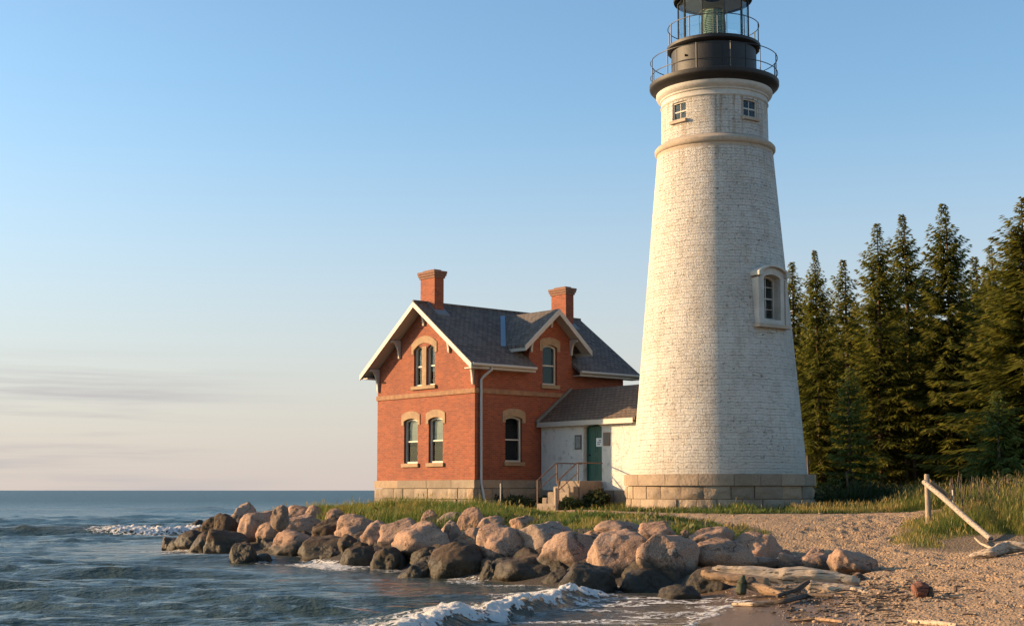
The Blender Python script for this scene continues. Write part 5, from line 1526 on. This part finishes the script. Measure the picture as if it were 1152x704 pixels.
blades("lawn_grass", scatter(120000, 2, 34, 40, 64, c_lawn, 2), 0.07, 0.17, 0.022, M['lawn'], "short green grass round the lighthouse and before the woods", "grass", 0.4, (0, 0.9), 0, 2)
RAIL_END = hit(1113, 610)
def c_dune(x, y, g):
    s = np.maximum(sdist(SAND, x, y)+0.8*(fbm(x*0.9, y*0.9, 69)-0.5), 0.9-np.hypot(x-RAIL_END.x, (y-RAIL_END.y)*0.6))
    cl = 0.5+1.5*(fbm(x*0.9, y*0.9, 70, 3)-0.5)
    right = sstep(10.0, 12.8, x-0.10*(y-32))
    ok = (s < 0.0) & (g.random(len(x)) < (0.5+cl))
    return np.where(ok, (0.28+0.85*right)*(0.55+0.8*cl)*sstep(0.3, -1.0, s), 0)
blades("dune_grass", scatter(260000, 9, 26, 28.5, 48, c_dune, 3), 0.26, 0.80, 0.011, M['dune'], "tall straw green dune grass round the broken fence", "grass", 0.38, (0.1, 1), 0.05, 3)
def c_under(x, y, g):
    cl = fbm(x*0.5, y*0.5, 71, 3)
    return np.where(g.random(len(x)) < 0.2+cl, 0.4+1.3*cl, 0)
blades("undergrowth", scatter(24000, 13, 44, 55, 66, c_under, 4), 0.3, 0.9, 0.05, M['shrub'], "low tangled brush along the foot of the woods", "undergrowth", 0.6, (0, 1), 0, 4)

def shrub(loc_, h, w, n, seed, label, name="shrub"):
    g = np.random.default_rng(seed)
    ang = g.uniform(0, 6.283, n); rad = np.sqrt(g.random(n))*w; z = g.beta(1.6, 1.5, n)*h*(1-0.45*(rad/w)**2)
    c = np.stack([np.cos(ang)*rad, np.sin(ang)*rad, z], 1)
    d = g.normal(0, 1, (n, 3)); d /= np.linalg.norm(d, axis=1)[:, None]
    e_ = np.cross(d, g.normal(0, 1, (n, 3))); e_ /= np.linalg.norm(e_, axis=1)[:, None]
    s = g.uniform(0.05, 0.11, n)[:, None]
    V = np.stack([c-d*s, c+e_*s*.5, c+d*s, c-e_*s*.5], 1).reshape(-1, 3)
    k = np.arange(n)*4
    me = np_mesh("leaves", V, np.stack([k,k+1,k+2,k+3],1)); set_attr(me, "tint", np.repeat(g.uniform(0,1,n), 4))
    root = empty(name, loc_, 0, label, "plant")
    link("leaves", me, M['shrub'], root)
    st_ = MB(); r0 = random.Random(seed)
    for i in range(6):
        a = r0.uniform(0, 6.28); q_ = r0.uniform(.3, .7)*w
        st_.tube([(0,0,-.1), (math.cos(a)*q_*.5, math.sin(a)*q_*.5, h*.5), (math.cos(a)*q_, math.sin(a)*q_, h*.85)], [.02,.014,.006], 5)
    st_.build("stems", M['bark'], root)
def gl_(lx, ly): x, y = loc(lx, ly); return (x, y, gz(x, y))
shrub(gl_(2.6, -3.95), 0.85, 0.5, 700, 1, "small leafy shrub between the steps and the lighthouse plinth")
shrub(gl_(1.5, -0.7), 0.55, 0.7, 700, 2, "low dark shrub before the opening in the house foundation")
shrub(gl_(2.9, -0.9), 0.5, 0.5, 450, 3, "low weedy clump in the corner of house and passage")
shrub(gl_(1.45, -3.75), 0.5, 0.45, 420, 4, "weedy clump at the foot of the steps")
e = hit(1150, 575); shrub((e.x+0.6, e.y+3, e.z), 1.15, 0.7, 800, 5, "dark leafy bush at the right edge above the dune grass")
for i, (px, py) in enumerate([(905,560),(935,562),(975,562),(1008,560),(1060,560),(1095,556)]):
    y = 57+i % 3; x = (px-576)/F*y
    shrub((x, y, gz(x, y)), 0.9+0.2*(i % 3), 0.9, 600, 20+i, ["leafy bush at the wood's edge nearest the lighthouse","leafy bush left of the young spruce","leafy bush under the young spruce, right side","leafy bush before the pair of pale trunks","leafy bush behind the fence post","leafy bush behind the fallen fence rail"][i])
# standing dead stalks over the dune grass
r3 = random.Random(9)
sm = MB()
for i in range(60):
    px = r3.uniform(1065, 1150); y = r3.uniform(36, 43); x = (px-576)/F*y; z = gz(x, y); h = r3.uniform(0.6, 1.0)
    a = r3.gauss(0, .08)
    sm.tube([(x,y,z),(x+a*h*.5,y,z+h*.6),(x+a*h,y,z+h)], [.012,.010,.006], 4)
    sm.tube([(x+a*h,y,z+h-.02),(x+a*h*1.1,y,z+h+.16)], [.022,.008], 5)
tag(sm.build("dead_stalks", M['driftdark'], None), "dark dead flower stalks rising out of the dune grass", "stalks", None, "stuff")
